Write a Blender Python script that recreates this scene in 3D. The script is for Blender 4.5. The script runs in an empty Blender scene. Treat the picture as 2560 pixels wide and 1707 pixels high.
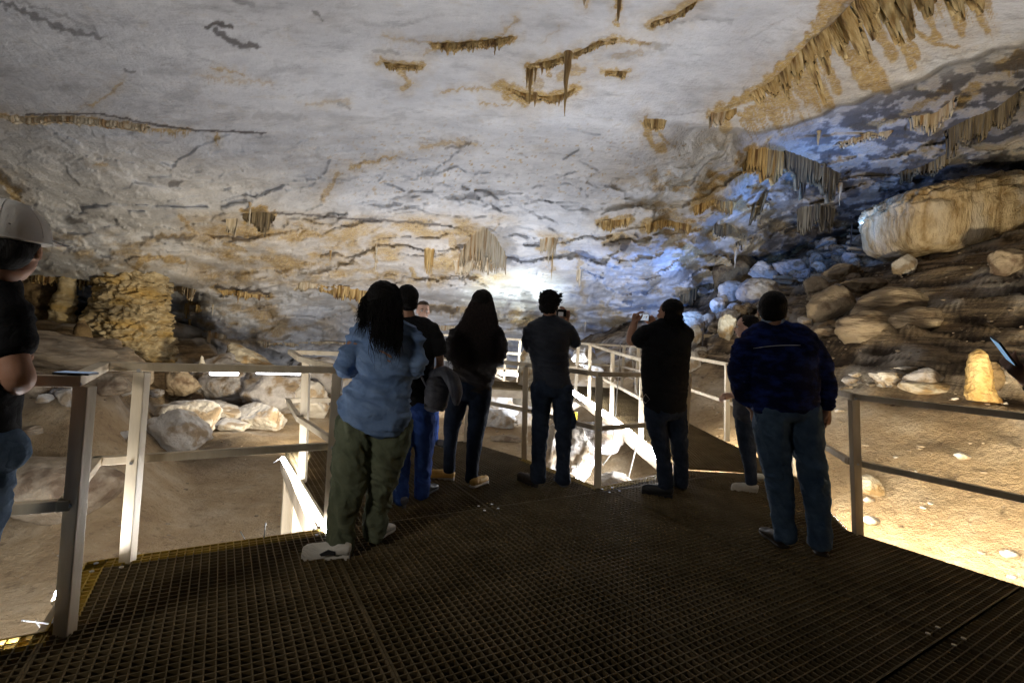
import bpy, bmesh, math, random
import numpy as np
from mathutils import Vector, Matrix
SC = bpy.context.scene
COL = SC.collection
# ------------------------------------------------------------------ camera
F = 1212.0; CX = 1280.0; CY = 853.5; EYE = 1.33
_rho = math.radians(3.565); _p = math.radians(0.35)
fw = np.array([0, math.cos(_p), -math.sin(_p)]); _u0 = np.array([0, math.sin(_p), math.cos(_p)]); _r0 = np.array([1.0, 0, 0])
rt = math.cos(_rho) * _r0 + math.sin(_rho) * _u0
up = math.cos(_rho) * _u0 - math.sin(_rho) * _r0
CAMP = np.array([0, 0, EYE])
cam = bpy.data.cameras.new('camera'); camo = bpy.data.objects.new('camera', cam); COL.objects.link(camo)
cam.sensor_width = 36; cam.lens = F / 2560 * 36; cam.clip_end = 200; cam.clip_start = 0.05
M = Matrix.Identity(4)
for i in range(3):
    M[i][0] = rt[i]; M[i][1] = up[i]; M[i][2] = -fw[i]; M[i][3] = CAMP[i]
camo.matrix_world = M
SC.camera = camo
# ------------------------------------------------------------------ world, exposure, render
w = bpy.data.worlds.new('World'); SC.world = w; w.use_nodes = True
w.node_tree.nodes['Background'].inputs[0].default_value = (0.5, 0.55, 0.7, 1)
w.node_tree.nodes['Background'].inputs[1].default_value = 0.008   # a cave: almost no light from outside
SC.view_settings.view_transform = 'Standard'; SC.view_settings.look = 'None'
SC.view_settings.exposure = 0.0; SC.view_settings.gamma = 1.0
SC.cycles.use_denoising = True
try: SC.cycles.denoiser = 'OPENIMAGEDENOISE'
except Exception: pass
SC.cycles.max_bounces = 5; SC.cycles.diffuse_bounces = 3; SC.cycles.glossy_bounces = 2
SC.cycles.transmission_bounces = 2; SC.cycles.caustics_reflective = False; SC.cycles.caustics_refractive = False
SC.cycles.sample_clamp_indirect = 4.0
# ------------------------------------------------------------------ pixel <-> place (pixels of the 2560 x 1707 photograph)
def ray(x, y): return rt * (x - CX) - up * (y - CY) + fw * F
def onz(x, y, z=0.0):
    d = ray(x, y); return CAMP + d * ((z - EYE) / d[2])
def aty(x, y, Y):
    d = ray(x, y); return CAMP + d * (Y / d[1])
def proj(P):
    v = np.asarray(P, float) - CAMP; D = v @ fw; return CX + F * (v @ rt) / D, CY - F * (v @ up) / D
# ------------------------------------------------------------------ lights of the cave: floodlights and tubes below the walkways, plus an added fill
def look_at(o, tgt):
    d = Vector(tgt) - Vector(o.location); o.rotation_euler = d.to_track_quat('-Z', 'Y').to_euler()
def flood(loc, tgt, power, color=(1, 1, 1), size=0.35, spread=170):
    l = bpy.data.lights.new('floodlight', 'AREA'); l.energy = power; l.color = color; l.size = size; l.spread = math.radians(spread)
    o = bpy.data.objects.new('floodlight', l); o.location = loc; look_at(o, tgt); COL.objects.link(o); return o
def spot(loc, tgt, power, color=(1, 1, 1), ang=40, blend=0.8, size=0.1):
    l = bpy.data.lights.new('spotlight', 'SPOT'); l.energy = power; l.color = color; l.spot_size = math.radians(ang); l.spot_blend = blend; l.shadow_soft_size = size
    o = bpy.data.objects.new('spotlight', l); o.location = loc; look_at(o, tgt); COL.objects.link(o); return o
W_COOL = (0.80, 0.88, 1.0); W_WARM = (1.0, 0.86, 0.62); W_BLUE = (0.22, 0.42, 1.0); W_N = (0.97, 0.97, 1.0)

flood((-4.6, 2.6, -0.95), (-4.6, 8.5, 4.2), 44, (0.84, 0.90, 1.0))
flood((-1.6, 7.6, -0.9), (-1.0, 10.2, 4.6), 104, (0.81, 0.87, 1.0))
flood((1.2, 6.2, -0.9), (0.7, 9.2, 5.6), 96, (0.81, 0.87, 1.0), 0.35, 125)
flood((-3.2, 13.8, -0.35), (-2.6, 17.0, 2.2), 250, (0.97, 0.96, 0.97))
flood((-3.2, 9.6, -0.85), (-9.4, 14.0, 1.5), 120, W_WARM, 0.3, 100)
flood((-7.8, 13.6, -0.45), (-7.4, 17.0, 1.9), 110, (1.0, 0.93, 0.82))
flood((1.2, 13.0, -0.4), (1.4, 19.0, 3.2), 260, (0.70, 0.80, 1.0))
flood((3.9, 1.6, 0.1), (9.6, 10.0, 4.0), 210, W_WARM, 0.3, 80)
flood((3.75, 2.3, -0.25), (3.9, 4.6, 6.0), 46, (0.84, 0.90, 1.0), 0.3, 95)
spot((0.75, 14.0, -0.3), tuple(aty(1285, 700, 20)), 2600, (0.88, 1.0, 0.95), 46, 1.0)
spot((3.9, 9.6, 0.4), tuple(aty(1845, 725, 13)), 900, (0.9, 0.97, 1.0), 20, 0.5)
flood((4.6, 14.5, 2.5), (6.0, 20.5, 5.0), 120, (0.16, 0.36, 1.0), 0.3)
flood((11.0, 15.0, 7.2), (12.5, 19.0, 12.0), 560, (0.14, 0.36, 1.0), 0.3)
flood((7.4, 12.7, 4.4), (8.8, 14.8, 8.2), 95, (0.16, 0.38, 1.0), 0.3)
flood((9.6, 13.2, 5.0), (10.6, 13.8, 9.5), 62, (0.16, 0.38, 1.0), 0.5)
flood((-3.4, -2.0, 2.5), (-1.0, 3.2, 0.9), 8, (1.0, 0.95, 0.88), 0.6, 60)      # added fill from behind the camera, lifts the visitors' backs
# ------------------------------------------------------------------ noise
_rs = np.random.RandomState(7)
_perm = _rs.permutation(512).astype(np.int64); _perm = np.concatenate([_perm, _perm, _perm])
_g = _rs.normal(size=(512, 3)); _g /= np.linalg.norm(_g, axis=1)[:, None]
_rv = _rs.uniform(-1, 1, size=(512, 4))
def _h(i, j, k): return _perm[(_perm[(_perm[i & 511] + j) & 511] + k) & 511]
def perlin(P):
    P = np.asarray(P, float); I = np.floor(P).astype(np.int64); f = P - I; t = f * f * f * (f * (f * 6 - 15) + 10)
    out = 0
    for a in (0, 1):
        for b in (0, 1):
            for c in (0, 1):
                g = _g[_h(I[:, 0] + a, I[:, 1] + b, I[:, 2] + c)]
                d = g[:, 0] * (f[:, 0] - a) + g[:, 1] * (f[:, 1] - b) + g[:, 2] * (f[:, 2] - c)
                wt = (t[:, 0] if a else 1 - t[:, 0]) * (t[:, 1] if b else 1 - t[:, 1]) * (t[:, 2] if c else 1 - t[:, 2])
                out = out + wt * d
    return out * 1.6
def fbm(P, o=5, g=0.5, l=2.03):
    P = np.asarray(P, float); s = 0; a = 1; n = 0
    for i in range(o): s = s + a * perlin(P + i * 17.3); n += a; a *= g; P = P * l
    return s / n
def ridged(P, o=4, g=0.5):
    P = np.asarray(P, float); s = 0; a = 1; n = 0
    for i in range(o): s = s + a * (1 - np.abs(perlin(P + i * 9.1)) * 2); n += a; a *= g; P = P * 2.1
    return s / n
def voro(P):
    """facets: value of a random tilted plane of the nearest cell, and the distance to the cell border"""
    P = np.asarray(P, float); I = np.floor(P).astype(np.int64); d1 = np.full(len(P), 9.0); d2 = np.full(len(P), 9.0); val = np.zeros(len(P)); idv = np.zeros(len(P))
    for a in (-1, 0, 1):
        for b in (-1, 0, 1):
            for c in (-1, 0, 1):
                h = _h(I[:, 0] + a, I[:, 1] + b, I[:, 2] + c); r = _rv[h]
                C = I + np.array([a, b, c]) + 0.5 + 0.42 * r[:, :3]
                D = P - C; d = np.sqrt((D * D).sum(1)); g = _g[(h * 7 + 3) & 511]
                v = (g * D).sum(1) + r[:, 3] * 0.35
                m = d < d1
                d2 = np.where(m, d1, np.minimum(d2, d)); val = np.where(m, v, val); idv = np.where(m, r[:, 3], idv); d1 = np.where(m, d, d1)
    return val, d2 - d1, idv
def sstep(a, b, x):
    t = np.clip((x - a) / (b - a), 0, 1); return t * t * (3 - 2 * t)
# ------------------------------------------------------------------ object helpers
def mesh_np(name, V, Fc, mat=None, parent=None, smooth=True, attrs=None):
    me = bpy.data.meshes.new(name); V = np.asarray(V, np.float32); Fc = np.asarray(Fc, np.int32)
    k = Fc.shape[1]; me.vertices.add(len(V)); me.vertices.foreach_set('co', V.ravel())
    me.loops.add(Fc.size); me.loops.foreach_set('vertex_index', Fc.ravel())
    me.polygons.add(len(Fc)); me.polygons.foreach_set('loop_start', np.arange(0, Fc.size, k, dtype=np.int32)); me.polygons.foreach_set('loop_total', np.full(len(Fc), k, np.int32))
    me.polygons.foreach_set('use_smooth', np.full(len(Fc), smooth, bool))
    me.update(calc_edges=True); me.validate()
    for n, a in (attrs or {}).items():
        at = me.attributes.new(n, 'FLOAT', 'POINT'); at.data.foreach_set('value', np.asarray(a, np.float32))
    if mat: me.materials.append(mat)
    o = bpy.data.objects.new(name, me); COL.objects.link(o)
    if parent: o.parent = parent
    return o
def grid_faces(nr, nc, wrap=False):
    i = np.arange(nr - 1)[:, None]; j = np.arange(nc if wrap else nc - 1)[None, :]; j2 = (j + 1) % nc
    return np.stack([i * nc + j, i * nc + j2, (i + 1) * nc + j2, (i + 1) * nc + j], -1).reshape(-1, 4)
class MB:
    def __init__(s): s.v = []; s.f = []; s.n = 0
    def add(s, V, Fc):
        s.v.append(np.asarray(V, float)); s.f += [[a + s.n for a in q] for q in Fc]; s.n += len(V)
    def box8(s, c): s.add(c, [(0, 3, 2, 1), (4, 5, 6, 7), (0, 1, 5, 4), (1, 2, 6, 5), (2, 3, 7, 6), (3, 0, 4, 7)])
    def beam(s, a, b, wd, ht, side=None):
        """box from a to b: wd along `side`, ht along the third axis"""
        a = np.asarray(a, float); b = np.asarray(b, float); t = b - a; t /= np.linalg.norm(t)
        if side is None: side = np.cross(t, [0, 0, 1.0])
        side = np.asarray(side, float); side = side - t * (side @ t); side /= np.linalg.norm(side); n = np.cross(side, t)
        o = [(-1, -1), (1, -1), (1, 1), (-1, 1)]
        s.box8([a + side * i * wd / 2 + n * j * ht / 2 for i, j in o] + [b + side * i * wd / 2 + n * j * ht / 2 for i, j in o])
    def tube(s, pts, rad, n=8):
        pts = [np.asarray(p, float) for p in pts]; rad = rad if hasattr(rad, '__len__') else [rad] * len(pts)
        V = []
        for i, p in enumerate(pts):
            t = pts[min(i + 1, len(pts) - 1)] - pts[max(i - 1, 0)]; t = t / (np.linalg.norm(t) + 1e-9)
            a = np.cross(t, [0.13, 0.2, 1.0] if abs(t[2]) < 0.95 else [1.0, 0, 0]); a /= np.linalg.norm(a); b = np.cross(t, a)
            for k in range(n):
                an = 2 * math.pi * k / n; V.append(p + rad[i] * (a * math.cos(an) + b * math.sin(an)))
        m = len(pts); Fc = [(i * n + k, i * n + (k + 1) % n, (i + 1) * n + (k + 1) % n, (i + 1) * n + k) for i in range(m - 1) for k in range(n)]
        Fc += [tuple(range(n))[::-1], tuple((m - 1) * n + k for k in range(n))]
        s.add(V, Fc)
    def build(s, name, mat, parent=None, smooth=False, bevel=0):
        me = bpy.data.meshes.new(name); me.from_pydata([tuple(x) for x in np.concatenate(s.v)], [], s.f); me.update()
        if smooth: me.polygons.foreach_set('use_smooth', [True] * len(me.polygons))
        me.materials.append(mat); o = bpy.data.objects.new(name, me); COL.objects.link(o)
        if parent: o.parent = parent
        if bevel:
            bv = o.modifiers.new('bevel', 'BEVEL'); bv.width = bevel; bv.segments = 2; bv.limit_method = 'ANGLE'
        return o
def tag(o, label=None, cat=None, group=None, kind=None):
    if label: o['label'] = label
    if cat: o['category'] = cat
    if group: o['group'] = group
    if kind: o['kind'] = kind
    return o
def empty(name, loc=(0, 0, 0)):
    o = bpy.data.objects.new(name, None); o.empty_display_size = 0.1; COL.objects.link(o); o.location = loc; return o
def keep(o, parent):
    """parent o (built in world coordinates) under an Empty that stands at its own place"""
    o.parent = parent; o.matrix_parent_inverse = Matrix.Translation(-Vector(parent.location)); return o
# ------------------------------------------------------------------ materials
def mat(name, col, rough=0.8, col2=None, scale=6.0, detail=5, bump=0.0, bscale=None, metal=0.0, emit=None, estr=0, spec=0.3, stretch=None, contrast=(0.35, 0.65), mix3=None, coord='Object', crease=0, bdist=0.02):
    m = bpy.data.materials.new(name); m.use_nodes = True; nt = m.node_tree; N = nt.nodes; L = nt.links; b = N['Principled BSDF']
    b.inputs['Base Color'].default_value = (*col, 1); b.inputs['Roughness'].default_value = rough; b.inputs['Metallic'].default_value = metal
    b.inputs['Specular IOR Level'].default_value = spec
    tc = N.new('ShaderNodeTexCoord'); mp = N.new('ShaderNodeMapping'); L.new(tc.outputs[coord], mp.inputs[0])
    if stretch: mp.inputs['Scale'].default_value = stretch
    if col2:
        n = N.new('ShaderNodeTexNoise'); n.inputs['Scale'].default_value = scale; n.inputs['Detail'].default_value = detail; n.inputs['Roughness'].default_value = 0.62
        L.new(mp.outputs[0], n.inputs['Vector'])
        r = N.new('ShaderNodeValToRGB'); r.color_ramp.elements[0].position = contrast[0]; r.color_ramp.elements[1].position = contrast[1]
        r.color_ramp.elements[0].color = (*col, 1); r.color_ramp.elements[1].color = (*col2, 1)
        L.new(n.outputs[0], r.inputs[0]); out = r.outputs[0]
        if mix3:
            c3, sc3, lo, hi = mix3
            n3 = N.new('ShaderNodeTexNoise'); n3.inputs['Scale'].default_value = sc3; n3.inputs['Detail'].default_value = 6; L.new(mp.outputs[0], n3.inputs['Vector'])
            r3 = N.new('ShaderNodeValToRGB'); r3.color_ramp.elements[0].position = lo; r3.color_ramp.elements[1].position = hi; L.new(n3.outputs[0], r3.inputs[0])
            mx = N.new('ShaderNodeMix'); mx.data_type = 'RGBA'; L.new(r3.outputs[0], mx.inputs[0]); L.new(out, mx.inputs[6]); mx.inputs[7].default_value = (*c3, 1); out = mx.outputs[2]
        L.new(out, b.inputs['Base Color'])
    if bump:
        n2 = N.new('ShaderNodeTexNoise'); n2.inputs['Scale'].default_value = bscale or scale * 4; n2.inputs['Detail'].default_value = 6; n2.inputs['Roughness'].default_value = 0.6
        L.new(mp.outputs[0], n2.inputs['Vector']); bp = N.new('ShaderNodeBump'); bp.inputs['Strength'].default_value = bump; bp.inputs['Distance'].default_value = bdist
        L.new(n2.outputs[0], bp.inputs['Height']); L.new(bp.outputs[0], b.inputs['Normal'])
        if crease:
            mp2 = N.new('ShaderNodeMapping'); mp2.inputs['Rotation'].default_value = (0.3, 0.7, 0.2); mp2.inputs['Scale'].default_value = (0.8, 1.0, 1.5); L.new(tc.outputs[coord], mp2.inputs[0])
            n4 = N.new('ShaderNodeTexNoise'); n4.inputs['Scale'].default_value = 8; n4.inputs['Detail'].default_value = 3; n4.inputs['Distortion'].default_value = 1.2; L.new(mp2.outputs[0], n4.inputs['Vector'])
            m1 = N.new('ShaderNodeMath'); m1.operation = 'SUBTRACT'; L.new(n4.outputs[0], m1.inputs[0]); m1.inputs[1].default_value = 0.5; m2 = N.new('ShaderNodeMath'); m2.operation = 'ABSOLUTE'; L.new(m1.outputs[0], m2.inputs[0]); m3 = N.new('ShaderNodeMath'); m3.operation = 'POWER'; L.new(m2.outputs[0], m3.inputs[0]); m3.inputs[1].default_value = 0.6
            b2 = N.new('ShaderNodeBump'); b2.inputs['Strength'].default_value = crease; b2.inputs['Distance'].default_value = 0.035; L.new(m3.outputs[0], b2.inputs['Height']); L.new(b2.outputs[0], bp.inputs['Normal'])
    if emit:
        b.inputs['Emission Color'].default_value = (*emit, 1); b.inputs['Emission Strength'].default_value = estr
    return m
# ------------------------------------------------------------------ rock material driven by stain and painted shade masks that lie on the rock itself
def rock_mat(name, base, base2, ochre, ochre2, dark, bscale=9.0):
    m = bpy.data.materials.new(name); m.use_nodes = True; nt = m.node_tree; N = nt.nodes; L = nt.links; b = N['Principled BSDF']
    b.inputs['Roughness'].default_value = 0.72; b.inputs['Specular IOR Level'].default_value = 0.25
    tc = N.new('ShaderNodeTexCoord')
    def noise(sc, det=6, ro=0.6, st=None):
        n = N.new('ShaderNodeTexNoise'); n.inputs['Scale'].default_value = sc; n.inputs['Detail'].default_value = det; n.inputs['Roughness'].default_value = ro
        if st:
            mp = N.new('ShaderNodeMapping'); mp.inputs['Scale'].default_value = st; L.new(tc.outputs['Object'], mp.inputs[0]); L.new(mp.outputs[0], n.inputs['Vector'])
        else: L.new(tc.outputs['Object'], n.inputs['Vector'])
        return n.outputs[0]
    def ramp(x, lo, hi, c0=(0, 0, 0), c1=(1, 1, 1)):
        r = N.new('ShaderNodeValToRGB'); r.color_ramp.elements[0].position = lo; r.color_ramp.elements[1].position = hi
        r.color_ramp.elements[0].color = (*c0, 1); r.color_ramp.elements[1].color = (*c1, 1); L.new(x, r.inputs[0]); return r.outputs[0]
    def mix(f, a, c):
        x = N.new('ShaderNodeMix'); x.data_type = 'RGBA'; L.new(f, x.inputs[0]); L.new(a, x.inputs[6]) 
        if isinstance(c, tuple): x.inputs[7].default_value = (*c, 1)
        else: L.new(c, x.inputs[7])
        return x.outputs[2]
    def attr(n):
        a = N.new('ShaderNodeAttribute'); a.attribute_name = n; return a.outputs['Fac']
    def math2(op, a, c):
        x = N.new('ShaderNodeMath'); x.operation = op
        for i, q in enumerate((a, c)):
            if isinstance(q, float): x.inputs[i].default_value = q
            else: L.new(q, x.inputs[i])
        return x.outputs[0]
    c = ramp(noise(1.3, 12, 0.72, (0.5, 0.9, 1.4)), 0.38, 0.62, base, base2)
    c = mix(math2('MULTIPLY', ramp(noise(6.5, 9, 0.8, (0.45, 1.0, 1.8)), 0.60, 0.70), 0.5), c, (0.28, 0.17, 0.08))
    c = mix(ramp(noise(4, 10, 0.78, (0.35, 0.8, 1.6)), 0.54, 0.72), c, tuple(x * 0.66 for x in base))
    c = mix(math2('MULTIPLY', ramp(noise(2.3, 8, 0.75), 0.56, 0.70), 0.45), c, tuple(0.5 * x + 0.5 * y for x, y in zip(base, ochre2)))
    oc = ramp(noise(5, 7, 0.7, (2.2, 2.2, 0.5)), 0.3, 0.7, ochre, ochre2)
    fo = math2('MULTIPLY', attr('och'), ramp(noise(14, 5, 0.7, (2, 2, 0.6)), 0.18, 0.5))
    c = mix(fo, c, oc)
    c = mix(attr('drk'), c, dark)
    c = mix(math2('MULTIPLY', ramp(noise(42, 5, 0.75), 0.45, 0.75), 0.2), c, (0.30, 0.28, 0.26))
    L.new(c, b.inputs['Base Color'])
    h = math2('ADD', noise(bscale, 8, 0.68), math2('MULTIPLY', noise(bscale * 0.35, 6, 0.6, (0.6, 1, 2.5)), 1.6))
    bp = N.new('ShaderNodeBump'); bp.inputs['Strength'].default_value = 0.6; bp.inputs['Distance'].default_value = 0.09
    L.new(h, bp.inputs['Height']); L.new(bp.outputs[0], b.inputs['Normal'])
    return m
M_CEIL = rock_mat('pale limestone', (0.50, 0.50, 0.51), (0.66, 0.655, 0.65), (0.24, 0.13, 0.025), (0.56, 0.40, 0.15), (0.055, 0.045, 0.04))
# ------------------------------------------------------------------ the ceiling and back wall
VS = 2560 / 2352.0      # notes below were read off at 2352 px width
def horizon(x): return CY + F * math.tan(-_p) * 1.0 - 0 + 0.0623 * (x - CX)
def build_ceiling():
    xs = np.concatenate([np.linspace(-2600, -340, 60), np.arange(-330, 2900, 3.2), np.linspace(2930, 5200, 60)])
    ys = np.concatenate([-np.geomspace(3400, 170, 60), np.arange(-160, 1010, 3.2)])
    nc, nr = len(xs), len(ys)
    X, Yp = np.meshgrid(xs, ys); x = X.ravel(); y = Yp.ravel()
    D = rt[None, :] * (x - CX)[:, None] - up[None, :] * (y - CY)[:, None] + fw[None, :] * F
    el = D[:, 2] / np.maximum(D[:, 1], 1e-3); az = D[:, 0] / np.maximum(D[:, 1], 1e-3)
    # profile of the vault: height above the eye at forward distance d
    d_ = np.array([1.5, 3.0, 5.0, 7, 9, 12, 15, 18, 21, 22.5, 23.0, 23.2]); h_ = np.array([3.4, 3.6, 3.85, 4.05, 4.05, 3.75, 3.1, 2.15, 1.05, 0.5, -0.2, -4.5])
    e_ = h_ / d_; Y0 = np.interp(-el, -e_, d_)
    # left side: the vault comes down sooner
    d2 = np.array([1.5, 3, 5, 7, 9, 11, 13, 14.5, 15.6, 16.2, 16.5, 16.7]); h2 = np.array([3.3, 3.45, 3.55, 3.5, 3.2, 2.6, 1.85, 1.2, 0.6, 0.1, -0.4, -4.5])
    Y2 = np.interp(-el, -(h2 / d2), d2)
    wl = sstep(-0.15, -0.85, az); Yd = Y0 * (1 - wl) + Y2 * wl
    # right side: a recess behind the edge of the near slab
    ex = np.array([1500, 1650, 1780, 1880, 1990, 2100, 2210, 2400, 2560, 3200]); ey = np.array([330, 300, 315, 330, 310, 265, 230, 150, 105, -150])
    yedge = np.interp(x, ex, ey); rec = sstep(-3, 9, y - yedge + 8 * perlin(np.stack([x / 60, y / 60, 0 * x], 1))) * np.clip(sstep(1600, 2050, x + 60 * perlin(np.stack([x / 90, y / 90, 0 * x], 1))), 0, 1)
    d3 = np.array([6, 9, 12, 15, 18, 21, 24, 27, 28.5, 29]); h3 = np.array([6.6, 6.7, 6.7, 6.6, 6.1, 5.2, 4.0, 2.4, 0.5, -4.5])
    Y3 = np.interp(-el, -(h3 / d3), d3)
    Yd = Yd + rec * np.maximum(0, np.minimum(Y3, 24) - Yd) * 0.62
    ov = sstep(-2, 7, y - np.interp(x, np.array([0, 60, 200, 420, 520]) * VS, np.array([628, 636, 644, 656, 690]) * VS) + 5 * perlin(np.stack([x / 30, 0 * x, 0 * x], 1))) * sstep(560, 430, x) * sstep(-500, -200, x)
    Yd = Yd + 2.4 * ov
    P = CAMP + D * (Yd / D[:, 1])[:, None]
    # relief, pushed along the line of sight in proportion to distance
    Q = P * np.array([0.33, 0.5, 0.9]); big = fbm(Q * 0.55 + 3.1, 3)
    warp = np.stack([fbm(P * 0.6 + 5, 3), fbm(P * 0.6 + 25, 3), fbm(P * 0.6 + 45, 3)], 1)
    Ps = P + np.stack([0 * x, 0 * x, -0.16 * P[:, 0]], 1)
    f1, b1, i1 = voro((Ps + warp * 0.9) * np.array([0.24, 0.5, 0.95]) + 0.3)
    f2, b2, i2 = voro((Ps + warp * 0.5) * np.array([0.55, 1.1, 2.2]) + 7.3)
    f3, b3, i3 = voro((Ps + warp * 0.3) * np.array([1.5, 2.6, 5.0]) + 1.7)
    rough = np.clip(0.16 + sstep(260, 520, y) * 0.8 + sstep(1300, 1900, x) * sstep(280, 420, y) * 0.5, 0, 1.3)     # broken rock lower down, smooth vault above
    slab = sstep(260, -40, y - np.clip((x - 1400) * 0.1, 0, 200)) * 0.65
    bed = perlin(np.stack([P[:, 0] * 0.18 + warp[:, 0], P[:, 1] * 0.2, P[:, 2] * 2.4 + P[:, 1] * 0.55], 1))
    disp = 0.050 * big + 0.022 * rough * f1 * sstep(150, 520, y) + (0.010 + 0.012 * sstep(1350, 1700, x)) * rough * f2 + 0.005 * rough * f3 + 0.022 * bed * (0.45 + rough) + 0.007 * fbm(P * 1.5, 4) * (0.6 + rough)
    disp += -0.004 * np.exp(-(b2 / 0.05) ** 2) * rough
    # long bedding ledges of the vault
    def ledge(pts, amp, wid):
        px = np.array([p[0] for p in pts]) * VS; py = np.array([p[1] for p in pts]) * VS
        yl = np.interp(x, px, py) + 5 * perlin(np.stack([x / 45, x * 0, x * 0 + py[0]], 1)); m = sstep(px[0] - 40, px[0] + 60, x) * sstep(px[-1] + 40, px[-1] - 60, x)
        t = (y - yl) / wid
        return amp * m * np.where(t > 0, np.exp(-t * 0.5), 0) 
    disp += ledge([(0, 262), (90, 268), (200, 262), (330, 285), (440, 300), (620, 310)], 0.03, 22)
    disp += ledge([(560, 488), (700, 492), (850, 505), (1000, 515), (1080, 520)], 0.025, 26)
    disp += ledge([(860, 490), (960, 465), (1040, 445), (1110, 432), (1200, 440), (1290, 470)], 0.02, 20)
    disp += ledge([(560, 395), (780, 380), (900, 360), (1050, 330), (1180, 345)], 0.018, 18)
    disp += ledge([(1000, 262), (1250, 272), (1450, 275), (1650, 255), (1800, 190), (1960, 0)], 0.03, 25)
    disp += ledge([(1380, 90), (1450, 110), (1560, 118), (1700, 100), (1850, 20)], 0.02, 25)
    disp += ledge([(450, 420), (600, 430), (760, 410), (950, 380), (1150, 372), (1400, 400)], 0.02, 34)
    disp += ledge([(100, 350), (300, 372), (520, 365), (700, 340), (900, 310), (1100, 300)], 0.018, 40)
    disp += ledge([(560, 575), (700, 590), (860, 560), (1040, 530)], 0.02, 24)
    disp += ledge([(120, 560), (260, 575), (420, 560), (560, 590)], 0.02, 26)
    disp += ledge([(660, 650), (700, 645), (850, 658), (1000, 690), (1150, 700)], 0.02, 14)
    disp += ledge([(400, 655), (520, 660), (640, 668)], 0.02, 12)
    disp += ledge([(1200, 590), (1400, 560), (1550, 600), (1700, 560), (1800, 500)], 0.018, 22)
    Yn = Yd * (1 + disp)
    P2 = CAMP + D * (Yn / D[:, 1])[:, None]
    # ---- stains that lie on the rock, and recess shade put into the colour
    nz = np.stack([x / 22, y / 22, 0 * x], 1); wx = fbm(nz, 4) * 22; wy = fbm(nz + 40, 4) * 16
    och = np.zeros(len(x)); drk = np.zeros(len(x))
    def stroke(arr, pts, wd, drip=0, amt=1.0, soft=0.6, lean=0.0, jag=1.0):
        p = np.array(pts, float) * VS; wd *= VS; drip *= VS; m0 = wd + drip + 30
        bb = (x > p[:, 0].min() - m0) & (x < p[:, 0].max() + m0) & (y > p[:, 1].min() - m0) & (y < p[:, 1].max() + m0); ii = np.where(bb)[0]
        if not len(ii): return
        xx = x[ii] + wx[ii] * jag; yy = y[ii] + wy[ii] * jag
        if drip:
            xl = xx - lean * (yy - p[:, 1].mean()); o = np.argsort(p[:, 0]); yl = np.interp(xl, p[o, 0], p[o, 1])
            L_ = drip * (0.35 + 0.65 * np.abs(perlin(np.stack([x[ii] / 7 - lean * y[ii] / 7, 0 * xx + p[0, 1], 0 * xx], 1))) * 1.9)
            mk = sstep(-4, 3, yy - yl) * sstep(1.0, 0.55, (yy - yl) / np.maximum(L_, 1)) * ((xl > p[:, 0].min()) & (xl < p[:, 0].max()))
            mk = mk * (0.25 + 0.75 * sstep(-0.32, 0.12, perlin(np.stack([xl / 6.5, yy / 70, 0 * xx + p[0, 0]], 1)) + 0.35 * (1 - np.clip((yy - yl) / np.maximum(L_, 1), 0, 1)))); arr[ii] = np.maximum(arr[ii], amt * mk)
        dmin = np.full(len(ii), 1e9)
        for a, b in zip(p[:-1], p[1:]):
            ab = b - a; t = np.clip(((xx - a[0]) * ab[0] + (yy - a[1]) * ab[1]) / (ab @ ab + 1e-6), 0, 1)
            dmin = np.minimum(dmin, np.hypot(xx - a[0] - t * ab[0], yy - a[1] - t * ab[1]))
        mk = sstep(wd * (1 + soft * 0.6), wd * (1 - soft * 0.6), dmin); arr[ii] = np.maximum(arr[ii], amt * mk)
    def S(pts, wd, drip=0, amt=1.0, **k):
        stroke(och, pts, wd, drip, amt, **k); stroke(och, pts, wd * 2.2 + 5, drip * 1.15, amt * (0.2 if drip > 60 else 0.32), **{**k, 'jag': 1.7, 'soft': 1.4})
    K = lambda pts, wd, amt=0.8, **k: stroke(drk, pts, wd, 0, amt, **k)
    # upper middle
    S([(875, 142), (920, 150), (970, 148)], 9, 22, 0.95); S([(885, 82), (930, 92), (985, 100)], 3, 0, 0.5); S([(985, 100), (1040, 102), (1110, 96), (1180, 86)], 5, 20, 1)
    S([(920, 160), (938, 185), (930, 202)], 8, 0, 0.9); S([(1150, 80), (1185, 45)], 4, 0, 0.7); S([(975, 128), (1000, 105)], 6, 0, 0.6)
    S([(1160, 200), (1205, 216), (1255, 224), (1300, 216), (1326, 200)], 12, 20, 1); S([(1150, 200), (1175, 212), (1205, 226)], 19, 0, 1); S([(1290, 175), (1330, 160)], 12, 18, .8); S([(1230, 170), (1240, 205)], 9, 0, .7); S([(1225, 160), (1212, 190), (1222, 214)], 6, 0, .9); S([(1212, 150), (1255, 142), (1300, 132)], 7, 20, 1); S([(1218, 150), (1222, 225)], 6, 0, 1); S([(1262, 150), (1262, 175)], 4, 0, .9)
    S([(1310, 128), (1370, 100), (1420, 88), (1490, 100)], 7, 16, 0.9); S([(1385, 165), (1440, 168)], 9, 14, 0.9); S([(1420, 130), (1470, 120)], 8, 0, 0.5)
    S([(1412, -20), (1420, 30), (1416, 58)], 6, 0, 1); S([(1345, -20), (1343, 14)], 5, 0, 0.8); S([(1492, 58), (1540, 38), (1610, -10)], 13, 12, 0.9)
    S([(1010, 208), (1100, 203), (1200, 205)], 2, 7, 0.8); S([(1100, 238), (1180, 242)], 2, 6, 0.8); S([(1290, 60), (1240, 100)], 2, 0, 0.4)
    K([(1480, 100), (1530, 110)], 9, 0.35); K([(1540, 60), (1600, 40), (1680, 50)], 6, 0.25)
    # great drapery in the upper right
    S([(1640, 262), (1750, 205), (1810, 140), (1870, 80), (1960, -20)], 12, 0, 1)
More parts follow.
